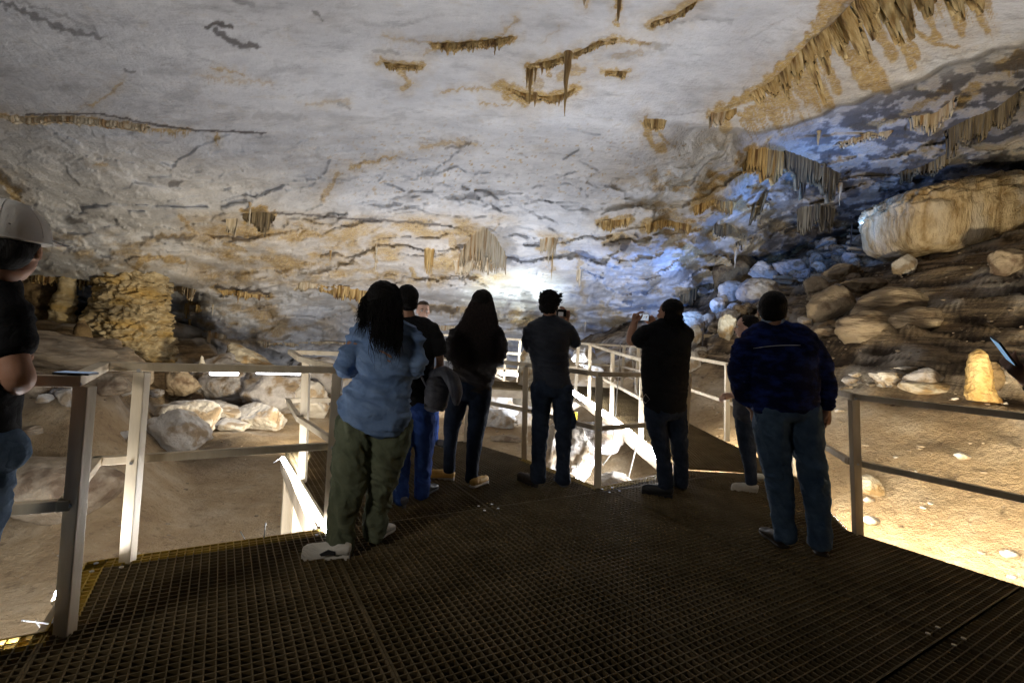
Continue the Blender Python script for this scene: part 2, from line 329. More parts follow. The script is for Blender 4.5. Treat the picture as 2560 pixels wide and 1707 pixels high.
    for a, b, wd in [((1655, 250), (1665, 292), 16), ((1730, 205), (1760, 255), 12), ((1765, 180), (1800, 225), 15), ((1790, 160), (1825, 245), 13), ((1820, 130), (1850, 235), 11), ((1840, 110), (1905, 240), 13),
                     ((1870, 80), (1925, 210), 12), ((1850, 170), (1880, 250), 9), ((1905, 60), (1985, 195), 15), ((1935, 30), (2035, 205), 17), ((1975, 0), (2050, 130), 15), ((1960, 120), (2010, 205), 11),
                     ((2010, -20), (2095, 150), 11), ((2040, -20), (2110, 130), 7), ((2110, -20), (2150, 85), 13), ((2180, -20), (2210, 75), 12), ((2220, -20), (2268, 72), 8), ((2080, 60), (2140, 95), 6), ((2075, 100), (2110, 135), 7), ((2130, 95), (2200, 110), 5)]:
        S([a, b], wd, 0, 0.95, jag=0.7)
    S([(1980, 10), (2080, -10), (2200, -15)], 20, 0, 0.75); S([(1640, 262), (1750, 208), (1810, 145), (1870, 85), (1960, -20)], 5, 120, 0.95, lean=0.42); S([(1700, 235), (1760, 200), (1830, 125), (1900, 50), (1990, -20)], 3, 175, 0.9, lean=0.45); S([(2050, -15), (2270, -15)], 4, 110, 0.85, lean=0.35); K([(1860, 100), (1960, 0)], 7, 0.5); K([(1905, 75), (1975, 20), (2050, 10)], 12, 0.45)
    K([(2050, 165), (2120, 140), (2240, 115)], 3, 0.3)
    # right: blotchy ochre between pale slabs
    reg = sstep(1400, 1750, x) * sstep(380, 460, y) * sstep(2260, 2100, x)
    n1 = fbm(np.stack([x / 75, y / 42, x * 0 + 3], 1), 5, 0.6); och = np.maximum(och, 0.9 * reg * sstep(0.0, 0.12, n1))
    for p, wd, dr in [([(1690, 400), (1720, 375), (1760, 385)], 15, 40), ([(1725, 345), (1800, 350)], 15, 45), ([(1700, 360), (1705, 400)], 10, 0), ([(1480, 275), (1490, 320), (1520, 345)], 8, 0), ([(1500, 285), (1530, 330)], 5, 0),
                      ([(1590, 470), (1630, 455), (1680, 470)], 14, 24), ([(1380, 512), (1450, 505)], 12, 22), ([(1480, 520), (1540, 500), (1590, 520)], 16, 20), ([(1400, 555), (1430, 548)], 16, 0), ([(1660, 520), (1700, 540)], 18, 20), ([(1560, 560), (1600, 580), (1650, 600)], 10, 14),
                      ([(1750, 560), (1680, 600), (1600, 640)], 8, 12), ([(1900, 540), (1800, 590), (1720, 620)], 7, 10), ([(2180, 200), (2100, 250), (2020, 285), (1960, 290)], 9, 18), ([(2240, 200), (2170, 260), (2150, 300)], 16, 30), ([(2300, 150), (2352, 130)], 16, 40),
                      ([(1630, 400), (1660, 410)], 9, 12)]:
        S(p, wd, dr, 0.95)
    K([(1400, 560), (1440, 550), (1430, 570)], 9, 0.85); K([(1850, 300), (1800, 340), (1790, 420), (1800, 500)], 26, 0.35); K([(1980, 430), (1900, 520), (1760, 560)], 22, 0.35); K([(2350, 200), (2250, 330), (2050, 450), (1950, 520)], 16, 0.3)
    n2 = fbm(np.stack([x / 60 + y / 80, y / 30, x * 0 + 8], 1), 5, 0.6); reg2 = sstep(1850, 2100, x + (y - 300) * 0.3) * sstep(300, 380, y + (x - 1900) * 0.35); drk = np.maximum(drk, reg2 * 0.85 * sstep(-0.10, 0.08, n2)); och = np.maximum(och, reg2 * 0.5 * sstep(0.0, 0.2, -n2 + 0.06))  # dark patches painted in to deepen the shade of the recess, ochre between
    # left
    S([(0, 262), (60, 270), (140, 268), (200, 272), (290, 282), (350, 292), (440, 300)], 2, 22, 0.9); S([(0, 265), (50, 278)], 9, 0, 0.8); K([(60, 264), (150, 262), (230, 262), (330, 282), (440, 299), (610, 306)], 2.4, 0.85, jag=0.4)
    S([(205, 240), (245, 222), (272, 195), (285, 190)], 5, 0, 0.7); S([(160, 262), (215, 235)], 3, 0, 0.4); S([(455, 172), (480, 176), (560, 185), (630, 192)], 2, 14, 0.5); S([(495, 312), (500, 325)], 4, 0, 0.9)
    S([(740, 458), (755, 430), (778, 400)], 8, 12, 0.75); S([(805, 385), (860, 372), (905, 358)], 4, 4, 0.9); S([(960, 340), (1040, 325), (1100, 335)], 4, 3, 0.7); K([(1030, 340), (1080, 330)], 4, 0.6)
    S([(700, 242), (750, 235), (800, 232)], 4, 4, 0.5); K([(785, 240), (800, 250)], 5, 0.4); S([(0, 410), (30, 440), (45, 470)], 12, 0, 0.9); K([(0, 400), (50, 440)], 10, 0.5)
    K([(475, 62), (500, 55), (535, 62)], 6, 0.85); K([(500, 75), (530, 95), (555, 105), (590, 108)], 7, 0.8); K([(0, 8), (60, 30), (130, 62), (230, 88)], 6, 0.62); K([(30, 0), (120, 28), (200, 60), (240, 85)], 4, 0.35)
    K([(718, 28), (735, 38), (740, 50)], 3, 0.6); K([(540, 2), (580, 12)], 6, 0.4); S([(490, 158), (540, 168), (560, 172)], 3, 0, 0.7); K([(285, 163), (310, 168)], 3, 0.6); K([(860, 115), (910, 122)], 6, 0.35)
    K([(320, 418), (350, 410), (385, 420)], 7, 0.22); K([(395, 425), (410, 420)], 8, 0.7); K([(160, 505), (190, 510)], 7, 0.75); S([(215, 378), (245, 378)], 4, 0, 0.7); K([(590, 265), (690, 270)], 8, 0.22)
    # pale tan belt across the middle
    n3 = fbm(np.stack([x / 90, y / 40, x * 0 + 13], 1), 5, 0.6); belt = sstep(380, 560, x) * sstep(1330, 1220, x) * sstep(515, 560, y) * sstep(745, 690, y); och = np.maximum(och, belt * (0.30 + 0.6 * sstep(-0.2, 0.25, n3)))
    belt2 = sstep(20, 100, x) * sstep(520, 380, x) * sstep(560, 600, y) * sstep(700, 660, y); och = np.maximum(och, belt2 * 0.7 * sstep(-0.15, 0.25, n3))
    belt3 = sstep(1230, 1280, x) * sstep(1700, 1600, x) * sstep(560, 600, y) * sstep(700, 650, y); och = np.maximum(och, belt3 * 0.8 * sstep(0.0, 0.25, n3)); 
    belt4 = sstep(1150, 1280, x) * sstep(1700, 1560, x) * sstep(755, 780, y) * sstep(845, 815, y); och = np.maximum(och, belt4 * 0.9 * sstep(-0.2, 0.1, n3))
    belt5 = sstep(300, 380, x) * sstep(900, 760, x) * sstep(730, 770, y) * sstep(880, 850, y); och = np.maximum(och, belt5 * 0.8 * sstep(-0.1, 0.25, n3))
    S([(560, 488), (600, 482), (625, 495)], 9, 62, 1); K([(565, 485), (620, 490)], 6, 0.5); K([(600, 489), (700, 494), (860, 506), (1010, 516)], 2.6, 0.8, jag=0.5); K([(925, 512), (985, 516)], 4, 0.5)
    S([(420, 500), (450, 540), (360, 545)], 5, 0, 0.8); K([(330, 545), (400, 548), (440, 545)], 6, 0.6); S([(690, 535), (760, 540), (810, 552)], 6, 8, 0.9); S([(310, 615), (340, 590), (420, 600)], 8, 10, 0.9); S([(520, 560), (560, 575)], 6, 8, 0.8)
    S([(860, 560), (866, 640)], 4, 0, 0.8); S([(900, 560), (905, 600)], 4, 0, 0.7); S([(985, 580), (990, 655)], 8, 0, 0.8); S([(1040, 540), (1045, 600)], 11, 0, 0.8); S([(1150, 500), (1140, 530), (1060, 540)], 5, 0, 0.6)
    S([(1260, 545), (1265, 620)], 7, 0, 0.7); S([(940, 620), (960, 640)], 6, 0, .9); K([(1210, 560), (1230, 560)], 3, .8)
    K([(500, 660), (560, 668), (620, 675)], 4, 0.9); S([(495, 662), (560, 675), (625, 680)], 7, 10, 0.9); S([(800, 700), (860, 730), (920, 760)], 6, 6, 0.7); S([(970, 705), (1060, 712), (1130, 720)], 9, 26, 0.8); K([(985, 710), (1050, 712)], 7, 0.7)
    S([(1330, 640), (1345, 690)], 6, 0, 0.6); S([(1325, 590), (1335, 620)], 5, 0, 0.7); S([(1380, 700), (1385, 760)], 5, 0, 0.7); K([(1360, 690), (1375, 640)], 3, 0.4); S([(1480, 640), (1500, 600), (1560, 570)], 3, 0, 0.5)
    K([(1210, 680), (1225, 720), (1240, 760)], 15, 0.55); K([(500, 775), (640, 790), (800, 795)], 5, 0.35); K([(380, 800), (440, 790), (500, 800)], 14, 0.35)
    # fine brown specks in the broken rock
    n4 = fbm(np.stack([x / 16, y / 9, x * 0], 1), 4, 0.65); sp = sstep(250, 400, y) * sstep(560, 460, y) * sstep(500, 1100, x); och = np.maximum(och, sp * 0.85 * sstep(0.24, 0.34, n4)); drk = np.maximum(drk, sp * 0.4 * sstep(0.28, 0.42, -n4))
    crack = np.exp(-(b2 / 0.045) ** 2) * rough * 0.5 * sstep(-0.1, 0.25, n4); drk = np.maximum(drk, np.clip(crack, 0, 0.45) * sstep(0.0, 0.4, n1 + n3))
    tone = sstep(0.0, 0.35, fbm(np.stack([x / 130, y / 40, x * 0 + 21], 1), 6, 0.65)) * 0.22; drk = np.maximum(drk, tone)
    och = np.clip(och, 0, 1); drk = np.clip(drk, 0, 1)
    P2 = P2 + 0.0
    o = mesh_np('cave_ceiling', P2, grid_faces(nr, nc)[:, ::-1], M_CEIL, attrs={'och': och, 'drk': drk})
    tag(o, kind='structure')
    return xs, ys, Yn.reshape(nr, nc)
C_xs, C_ys, C_Y = build_ceiling()
def ceil_at(px, py):
    """the point of the rock ceiling seen at a pixel"""
    j = int(np.clip(np.searchsorted(C_xs, px), 1, len(C_xs) - 1)); i = int(np.clip(np.searchsorted(C_ys, py), 1, len(C_ys) - 1))
    return aty(px, py, C_Y[i, j])
# ------------------------------------------------------------------ the ground
def T(x, y):
    x = np.asarray(x, float); y = np.asarray(y, float)
    z0 = -1.3 + 0.10 * np.clip(y - 12, 0, 20) * 0.6
    zl = z0 + np.maximum(sstep(0.63, 0.92, -x / np.maximum(y, 1.0)), sstep(-9.0, -13.0, x)) * (1.75 + 0.25 * sstep(8, 14, y)) * sstep(4.5, 8.5, y)
    pl = -3.075 + 0.55 * x + 0.12 * y
    pl = np.where(x > 16, pl - 0.4 * (x - 16), pl)
    k = 0.35; h = np.clip(0.5 + 0.5 * (pl - zl) / k, 0, 1); z = zl * (1 - h) + pl * h + k * h * (1 - h)
    return z
def terrain_mats():
    m = bpy.data.materials.new('cave earth'); m.use_nodes = True; nt = m.node_tree; N = nt.nodes; L = nt.links; b = N['Principled BSDF']
    b.inputs['Roughness'].default_value = 0.9; b.inputs['Specular IOR Level'].default_value = 0.15
    tc = N.new('ShaderNodeTexCoord')
    def noise(sc, st=None, det=7, ro=0.65):
        n = N.new('ShaderNodeTexNoise'); n.inputs['Scale'].default_value = sc; n.inputs['Detail'].default_value = det; n.inputs['Roughness'].default_value = ro
        mp = N.new('ShaderNodeMapping'); mp.inputs['Scale'].default_value = st or (1, 1, 1); L.new(tc.outputs['Object'], mp.inputs[0]); L.new(mp.outputs[0], n.inputs['Vector']); return n.outputs[0]
    def ramp(x, ps):
        r = N.new('ShaderNodeValToRGB'); e = r.color_ramp.elements
        while len(e) < len(ps): e.new(0.5)
        for q, (p, c) in zip(e, ps): q.position = p; q.color = (*c, 1)
        L.new(x, r.inputs[0]); return r.outputs[0]
    def mix(f, a, c):
        x = N.new('ShaderNodeMix'); x.data_type = 'RGBA'; L.new(f, x.inputs[0]); L.new(a, x.inputs[6])
        if isinstance(c, tuple): x.inputs[7].default_value = (*c, 1)
        else: L.new(c, x.inputs[7])
        return x.outputs[2]
    c = ramp(noise(1.3), [(0.32, (0.29, 0.195, 0.105)), (0.5, (0.40, 0.29, 0.165)), (0.68, (0.50, 0.39, 0.255))])
    a0 = N.new('ShaderNodeAttribute'); a0.attribute_name = 'rib'; mu = N.new('ShaderNodeMath'); mu.operation = 'MULTIPLY'; L.new(a0.outputs['Fac'], mu.inputs[0]); L.new(ramp(noise(1.5, (0.6, 0.6, 7), 10, 0.75), [(0.44, (0, 0, 0)), (0.58, (0.9, 0.9, 0.9))]), mu.inputs[1]); c = mix(mu.outputs[0], c, (0.07, 0.05, 0.032))
    c = mix(ramp(noise(9), [(0.55, (0, 0, 0)), (0.75, (0.8, 0.8, 0.8))]), c, (0.13, 0.09, 0.055))
    c = mix(ramp(noise(26, det=4), [(0.64, (0, 0, 0)), (0.72, (0.8, 0.8, 0.8))]), c, (0.42, 0.36, 0.29))
    a = N.new('ShaderNodeAttribute'); a.attribute_name = 'pale'; c = mix(a.outputs['Fac'], c, ramp(noise(5), [(0.3, (0.40, 0.36, 0.30)), (0.7, (0.55, 0.50, 0.43))]))
    a = N.new('ShaderNodeAttribute'); a.attribute_name = 'drk'; c = mix(a.outputs['Fac'], c, (0.035, 0.024, 0.016))
    L.new(c, b.inputs['Base Color'])
    h1 = noise(11); h2 = noise(45, det=5); ad = N.new('ShaderNodeMath'); ad.operation = 'MULTIPLY_ADD'; L.new(h2, ad.inputs[0]); ad.inputs[1].default_value = 0.35; L.new(h1, ad.inputs[2])
    bp = N.new('ShaderNodeBump'); bp.inputs['Strength'].default_value = 0.7; bp.inputs['Distance'].default_value = 0.10; L.new(ad.outputs[0], bp.inputs['Height']); L.new(bp.outputs[0], b.inputs['Normal'])
    return m
M_EARTH = terrain_mats()
def build_ground():
    ys = 0.3 * 1.0115 ** np.arange(0, 402); ys = ys + np.linspace(-4.3, 0, len(ys)) * 0 ; ys = np.concatenate([np.linspace(-6, 0.25, 12), ys]); us = np.linspace(-1.75, 1.75, 560)
    U, Yw = np.meshgrid(us, ys); y = Yw.ravel(); x = (U * (np.maximum(Yw, 0) + 3.2)).ravel(); z = T(x, y)
    P = np.stack([x, y, z], 1); n = fbm(P * np.array([0.5, 0.5, 0]) + 3, 5)
    right = sstep(2.6, 4.0, x); left = 1 - right
    # rock ribs and mud beds run across the slope
    br = perlin(np.stack([x * 0.35, y * 0.35, z * 3.6 + fbm(P * 0.7, 3)], 1)); br2 = perlin(np.stack([x * 0.9, y * 0.9, z * 9 + 4 * fbm(P * 0.5 + 9, 3)], 1))
    hi = sstep(0.3, 1.3, z)
    dz = 0.10 * n * left * sstep(3, 9, y) + right * (0.10 * n + hi * (0.20 * br + 0.10 * br2 + 0.10 * ridged(P * 0.8 + 3, 4))) + 0.015 * fbm(P * 4, 4) + 0.03 * fbm(P * 1.6 + 30, 4)
    lf = sstep(-4.5, -7, x); dz += lf * (0.16 * br + 0.12 * ridged(P * 0.9)) * sstep(5, 9, y)
    far = sstep(12, 16, y) * left; dz += far * (0.16 * fbm(P * 0.7 + 4, 4) + 0.08 * br)
    cr = ridged(np.stack([x * 1.6, y * 1.6, z * 0 + 2], 1) + fbm(P * 2, 3)[:, None] * 0.4, 2)
    crack = sstep(0.93, 0.985, cr) * right * sstep(2.2, 0.8, z); dz -= 0.02 * crack
    P[:, 2] += dz
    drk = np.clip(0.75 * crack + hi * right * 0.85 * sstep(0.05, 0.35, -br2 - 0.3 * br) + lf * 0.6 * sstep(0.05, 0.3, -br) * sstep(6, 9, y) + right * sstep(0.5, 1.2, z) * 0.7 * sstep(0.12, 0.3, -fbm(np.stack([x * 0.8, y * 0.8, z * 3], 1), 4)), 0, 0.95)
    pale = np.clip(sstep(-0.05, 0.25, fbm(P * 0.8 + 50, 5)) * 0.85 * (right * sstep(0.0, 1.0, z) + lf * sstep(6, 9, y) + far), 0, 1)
    # dark patch beyond the boulders on the left
    q = np.exp(-(((x + 6.2) / 1.9) ** 2 + ((y - 9.6) / 1.2) ** 2) * 1.2); drk = np.maximum(drk, 0.75 * np.clip(q * 1.3 + 0.25 * fbm(P * 1.2, 4) * (q > 0.1), 0, 1))
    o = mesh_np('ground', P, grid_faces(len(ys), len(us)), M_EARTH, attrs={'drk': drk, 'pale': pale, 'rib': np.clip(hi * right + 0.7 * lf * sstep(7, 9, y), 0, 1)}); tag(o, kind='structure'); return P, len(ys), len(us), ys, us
G_P, G_r, G_c, G_ys, G_us = build_ground()
def gz(x, y):
    """height of the finished ground"""
    u = x / (max(y, 0) + 3.2); i = int(np.clip(np.searchsorted(G_ys, y), 1, G_r - 1)); j = int(np.clip(np.searchsorted(G_us, u), 1, G_c - 1))
    return float(G_P[i * G_c + j, 2])
def ground_at(px, py):
    d = ray(px, py); prev = CAMP
    for k in range(1, 1400):
        Yk = 0.8 + k * 0.02; p = CAMP + d * (Yk / d[1])
        if p[2] < gz(p[0], p[1]): return p
    return CAMP + d * (24.0 / d[1])
# ------------------------------------------------------------------ the platform of open grating
M_GRATE = mat('grating', (0.095, 0.068, 0.030), 0.7, (0.17, 0.125, 0.065), 3, bump=0.1, spec=0.15)
M_YEL = mat('yellow edge', (0.30, 0.19, 0.02), 0.55, (0.42, 0.28, 0.04), 8, spec=0.4)
M_STEEL = mat('joist', (0.20, 0.16, 0.11), 0.7, (0.28, 0.23, 0.16), 5)
M_RAIL = mat('rail', (0.50, 0.40, 0.26), 0.5, (0.66, 0.56, 0.40), 2.5, bump=0.12, bscale=40, spec=0.4, stretch=(3, 3, 0.5))
M_LED = mat('led', (0.9, 0.9, 0.9), 0.4, emit=(0.93, 0.95, 1.0), estr=80)
M_CABLE = mat('cable', (0.45, 0.42, 0.36), 0.6)
M_BOLT = mat('bolt', (0.5, 0.5, 0.5), 0.3, metal=0.9)
E1 = np.array([-0.514, 0.858]); E2 = np.array([0.858, 0.514])
def branch_z(y): return float(np.interp(y, [5.3, 6.43, 7.9, 9.26, 30], [0.0, 0.11, 0.17, 0.27, 0.27]))
def clip_line(poly, c, ax):
    """intervals of a line (coordinate ax == c) inside a polygon"""
    out = []; n = len(poly)
    for i in range(n):
        p = poly[i]; q = poly[(i + 1) % n]
        if (p[ax] <= c) != (q[ax] <= c): out.append(p[1 - ax] + (c - p[ax]) * (q[1 - ax] - p[1 - ax]) / (q[ax] - p[ax]))
    out.sort(); return [(out[i], out[i + 1]) for i in range(0, len(out) - 1, 2)]
def isect(A, B):
    r = []
    for a in A:
        for b in B:
            lo, hi = max(a[0], b[0]), min(a[1], b[1])
            if hi - lo > 0.004: r.append((lo, hi))
    return r
def minus(A, B):
    r = list(A)
    for b in B:
        nr = []
        for a in r:
            if b[1] <= a[0] or b[0] >= a[1]: nr.append(a); continue
            if b[0] > a[0]: nr.append((a[0], b[0]))
            if b[1] < a[1]: nr.append((b[1], a[1]))
        r = nr
    return [a for a in r if a[1] - a[0] > 0.004]
PLAT_XY = [(-3.6, 1.0), (-1.85, 2.0), (-2.19, 2.58), (-1.17, 3.19), (-2.30, 5.10), (-0.52, 6.13), (0.22, 5.41), (0.89, 4.51), (1.93, 5.32), (3.24, 5.41), (2.69, 3.79), (3.30, 2.88), (5.80, -1.2), (1.0, -4.0), (-4.6, -0.6)]
EDGE_Y = [(0, 1), (1, 2), (2, 3), (6, 7), (7, 8)]     # edges painted yellow
poly_uv = [(np.dot(p, E1), np.dot(p, E2)) for p in PLAT_XY]
def band_polys(wd):
    out = []
    for i, j in EDGE_Y:
        a = np.array(poly_uv[i]); b = np.array(poly_uv[j]); t = (b - a) / np.linalg.norm(b - a); n = np.array([-t[1], t[0]])
        a2 = a - t * 0.02; b2 = b + t * 0.02
        out.append([tuple(a2 + n * wd), tuple(b2 + n * wd), tuple(b2 - n * wd), tuple(a2 - n * wd)])
    return out
BANDS = band_polys(0.085)
def uv_w(u, v, z): return np.array([E1[0] * u + E2[0] * v, E1[1] * u + E2[1] * v, z])
PITCH = 0.040; BW = 0.0058; BD = 0.036
platform = tag(empty('viewing_platform', (0, 3, 0)), 'dark platform of square open grating that the visitors stand on, with yellow edges', 'platform')
def grating_panels():
    us = [-5.0, 0.9, 3.300, 5.7]; vs = [-4.0, -0.56, 0.645, 1.855, 3.13, 4.40, 7.0]
    for a in range(len(us) - 1):
        for b in range(len(vs) - 1):
            u0, u1, v0, v1 = us[a] + 0.003, us[a + 1] - 0.003, vs[b] + 0.003, vs[b + 1] - 0.003
            m = MB(); yel = MB(); rect = [(u0, v0), (u1, v0), (u1, v1), (u0, v1)]; cnt = 0
            for ax in (0, 1):
                lo, hi = (u0, u1) if ax == 0 else (v0, v1); l2, h2 = (v0, v1) if ax == 0 else (u0, u1)
                c = lo + BW / 2; k = 0; last = False
                while c < hi:
                    iv = isect(clip_line(poly_uv, c, ax), [(l2, h2)])
                    bands = []
                    for bp in BANDS: bands += clip_line(bp, c, ax)
                    for tgt, ivs in ((m, minus(iv, bands)), (yel, isect(iv, bands))):
                        for s, e in ivs:
                            top = -0.0012 * ax - (0.0005 if tgt is yel else 0)
                            P = [(c, s), (c, e)] if ax == 0 else [(s, c), (e, c)]
                            tgt.beam(uv_w(*P[0], top - BD / 2), uv_w(*P[1], top - BD / 2), BW + (0.004 if (k == 0 or c > hi - BW) and tgt is m else 0), BD); cnt += 1
                    c += PITCH; k += 1
                    if hi - PITCH * 0.75 < c < hi - BW / 2 and k > 0: c = hi - BW / 2 - 1e-5
                    elif c >= hi and not last: c = hi - BW / 2 - 1e-6; last = True
            if m.n: keep(m.build('grating_panel', M_GRATE), platform)
            if yel.n: keep(yel.build('painted_edge', M_YEL), platform)
    pass
grating_panels()
# joists and edge beams, legs down to the ground
j = MB(); n = len(PLAT_XY)
for i in range(n):
    a = np.array([*PLAT_XY[i], -0.115]); b = np.array([*PLAT_XY[(i + 1) % n], -0.115]); t = (b - a) / np.linalg.norm(b - a); nn = np.array([-t[1], t[0], 0]) * -0.03
    j.beam(a + t * 0.03 - nn, b - t * 0.03 - nn, 0.045, 0.14)
keep(j.build('edge_beam', M_STEEL), platform)
for i in range(n):
    a = np.array([*PLAT_XY[i], -0.0190]); b = np.array([*PLAT_XY[(i + 1) % n], -0.0190]); t = (b - a) / np.linalg.norm(b - a); g = MB(); nn = np.array([-t[1], t[0], 0]) * -0.004
    g.beam(a - nn, b - nn, 0.008, 0.0365); keep(g.build('edge_strip', M_YEL if (i, (i + 1) % n) in EDGE_Y else M_GRATE), platform)
j = MB()
for v in np.arange(-3.4, 5.0, 0.61):
    for s, e in clip_line(poly_uv, v, 1): j.beam(uv_w(s + 0.06, v, -0.125), uv_w(e - 0.06, v, -0.125), 0.05, 0.12)
keep(j.build('joist', M_STEEL), platform)
for (x, y) in [(-1.82, 2.08), (-2.12, 2.52), (-1.22, 3.25), (-1.73, 4.12), (-2.24, 5.05), (-0.52, 6.0), (0.2, 5.32), (0.88, 4.6), (3.1, 5.3), (2.72, 3.78), (3.3, 2.8), (0.6, 2.5), (-0.4, 1.2)]:
    g = MB(); z1 = gz(x, y) - 0.05; g.beam([x, y, z1], [x, y, -0.19], 0.09, 0.09, side=[E1[0], E1[1], 0]); keep(g.build('support_leg', M_RAIL), platform)
g = MB(); g.beam([-1.23, 3.3, -0.35], [-1.72, 4.1, -1.0], 0.04, 0.06); keep(g.build('brace', M_RAIL), platform)
g = MB(); g.beam([-1.74, 4.2, -0.32], [-2.22, 5.0, -0.32], 0.04, 0.07); keep(g.build('brace', M_RAIL), platform)
for (u, v) in [(3.3, 1.855), (3.3, 3.13), (3.3, 0.645), (3.25, -0.45), (0.9, 3.13)]:
    g = MB()
    for du, dv in ((0.05, 0.06), (0.05, -0.06), (-0.05, 0.06), (-0.05, -0.06)):
        p = uv_w(u + du, v + dv, 0.0035); g.tube([p - [0, 0, 0.004], p + [0, 0, 0.001]], 0.011, 8)
    keep(g.build('clip', M_BOLT), platform)
# ------------------------------------------------------------------ branch walkway (rises away from the platform)
BL = [(1.95, 5.34), (1.79, 6.43), (1.70, 7.9), (1.54, 9.26), (1.45, 10.2)]; BR = [(3.22, 5.43), (2.99, 6.52), (2.88, 7.9), (2.82, 9.3), (2.78, 12.0)]
walk = tag(empty('branch_walkway', (2.3, 8, 0.15)), 'narrow grating walkway rising away behind the man filming, light tubes along its edge', 'walkway')
m = MB(); y = 5.46
xl = lambda y: float(np.interp(y, [p[1] for p in BL], [p[0] for p in BL])); xr = lambda y: float(np.interp(y, [p[1] for p in BR], [p[0] for p in BR]))
while y < 11.9:
    a = xl(y) if y < 10.2 else -2.0 + 0 * y
    m.beam([a, y, branch_z(y) - 0.018], [xr(y), y, branch_z(y) - 0.018], 0.006, 0.034); y += PITCH
for k in range(0, 40):
    x0 = 1.50 + k * PITCH; pts = [yy for yy in (5.46, 6.43, 7.9, 9.26, 11.9)]
    for a, b in zip(pts[:-1], pts[1:]):
        ys_ = [yy for yy in np.linspace(a, b, 13) if xl(yy) < x0 < xr(yy)]
        if len(ys_) > 1: m.beam([x0, ys_[0], branch_z(ys_[0]) - 0.0195], [x0, ys_[-1], branch_z(ys_[-1]) - 0.0195], 0.006, 0.034)
keep(m.build('grating_panel', M_GRATE), walk)
m = MB()
for L_, off in ((BL, -0.025), (BR, 0.025)):
    for a, b in zip(L_[:-1], L_[1:]): m.beam([a[0] + off, a[1], branch_z(a[1]) - 0.105], [b[0] + off, b[1], branch_z(b[1]) - 0.105], 0.05, 0.16, side=[1, 0, 0])
m.beam([-2.0, 10.2, 0.16], [1.42, 10.2, 0.16], 0.05, 0.16); m.beam([-2.0, 12.0, 0.16], [2.8, 12.0, 0.16], 0.05, 0.16)
keep(m.build('edge_beam', M_STEEL), walk)
for (x, y) in [(1.72, 7.35), (1.80, 6.0), (1.5, 9.8), (2.95, 6.6), (2.85, 8.2), (2.8, 9.8)]:
    g = MB(); g.beam([x, y, gz(x, y) - 0.05], [x, y, branch_z(y) - 0.19], 0.11, 0.09); keep(g.build('support_leg', M_RAIL), walk)
# ------------------------------------------------------------------ railings
def railing(label, nodes, posts, name='railing', out=0.045, group=None, rails=(1.045, 0.535), hh=0.045, th=0.05):
    """nodes: polyline of (x, y, z_deck, lean_x); posts: indices of nodes that carry a post (or extra (x,y,z) tuples)"""
    e = tag(empty(name, (nodes[0][0], nodes[0][1], nodes[0][2])), label, 'railing', group)
    for p in posts:
        x, y, z, lx = p
        g = MB(); g.beam([x, y, z - 0.01], [x + lx, y, z + 1.07 - hh], 0.062, 0.05, side=SIDE); po = keep(g.build('post', M_RAIL, bevel=0.004), e)
        g = MB()
        for hh_ in (rails[0] - 0.012, rails[1]):
            q = np.array([x + lx * hh_, y - 0.0245, z + hh_]); g = MB(); g.tube([q, q - [0, 0.006, 0]], 0.009, 8); bo = g.build('bolt', M_BOLT); bo.parent = po
    for nm, h in (('top_rail', rails[0]), ('mid_rail', rails[1])):
        g = MB()
        for a, b in zip(nodes[:-1], nodes[1:]):
            A = np.array([a[0] + a[3] * h, a[1], a[2] + h]); B = np.array([b[0] + b[3] * h, b[1], b[2] + h]); t = (B - A) / np.linalg.norm(B - A); s = np.cross(t, [0, 0, 1.0]); s /= np.linalg.norm(s)
            kk = 0.026
            g.beam(A - t * kk, B + t * kk, th if nm == 'top_rail' else th * 0.8, hh, side=s)
        keep(g.build(nm, M_RAIL, bevel=0.003), e)
    return e
def PB(b, t, z=0.0):
    B = onz(*b, z); Tt = aty(*t, B[1]); return (B[0], B[1], z, float(Tt[0] - B[0]))
P1 = PB((162, 1578), (214, 942)); P2 = PB((319, 1399), (357, 903)); P3 = PB((822, 1316), (846, 915)); P4 = PB((756, 1203), (767, 898))
P5 = PB((1310, 1146), (1315, 910)); P6 = PB((1494, 1217), (1499, 921)); P7 = PB((2145, 1332), (2135, 983)); PQ = PB((1986, 1188), (1988, 935))
P9 = (1.95, 5.30, 0.0, 0.0); PC = (-2.19, 2.60, 0, 0.01); PE = (-2.31, 5.08, 0, 0.0); PX = (-0.50, 6.10, 0, 0.0)
SIDE = [1, 0, 0]
def offp(p, dx, dy): return (p[0] + dx, p[1] + dy, p[2], p[3])
railing('pale railing at the far left with a phone lying on its corner', [(-3.7, 0.95, 0, 0), offp(P1, -0.03, -0.02), PC], [offp(P1, 0.0, 0.0)])
railing('long pale railing between the capped man and the woman in denim', [PC, offp(P3, 0.02, 0.06)], [P2])
railing('brightly lit short railing running back from the woman in denim to the far corner', [offp(P3, 0.0, 0.08), offp(P4, -0.05, 0), PE], [P3, P4])
railing('far railing of the platform, behind the man with the grey bag', [PE, PX], [PX])
railing('railing bounding the platform in front of the man in dark clothes taking a picture', [PX, offp(P5, 0.02, 0.05), offp(P6, 0.0, 0.06)], [P5, P6])
railing('dark short railing beside the man filming in a black tee shirt', [offp(P6, 0.0, 0.06), P9], [P9])
K7 = (2.70, 3.80, 0, 0.0)
railing('railing on the right between the man in the blue jacket and the earth slope', [PQ, K7, offp(P7, 0.03, 0.02), (4.72, 0.72, 0, 0)], [P7, PQ, (4.05, 1.72, 0, 0)])
zb = branch_z
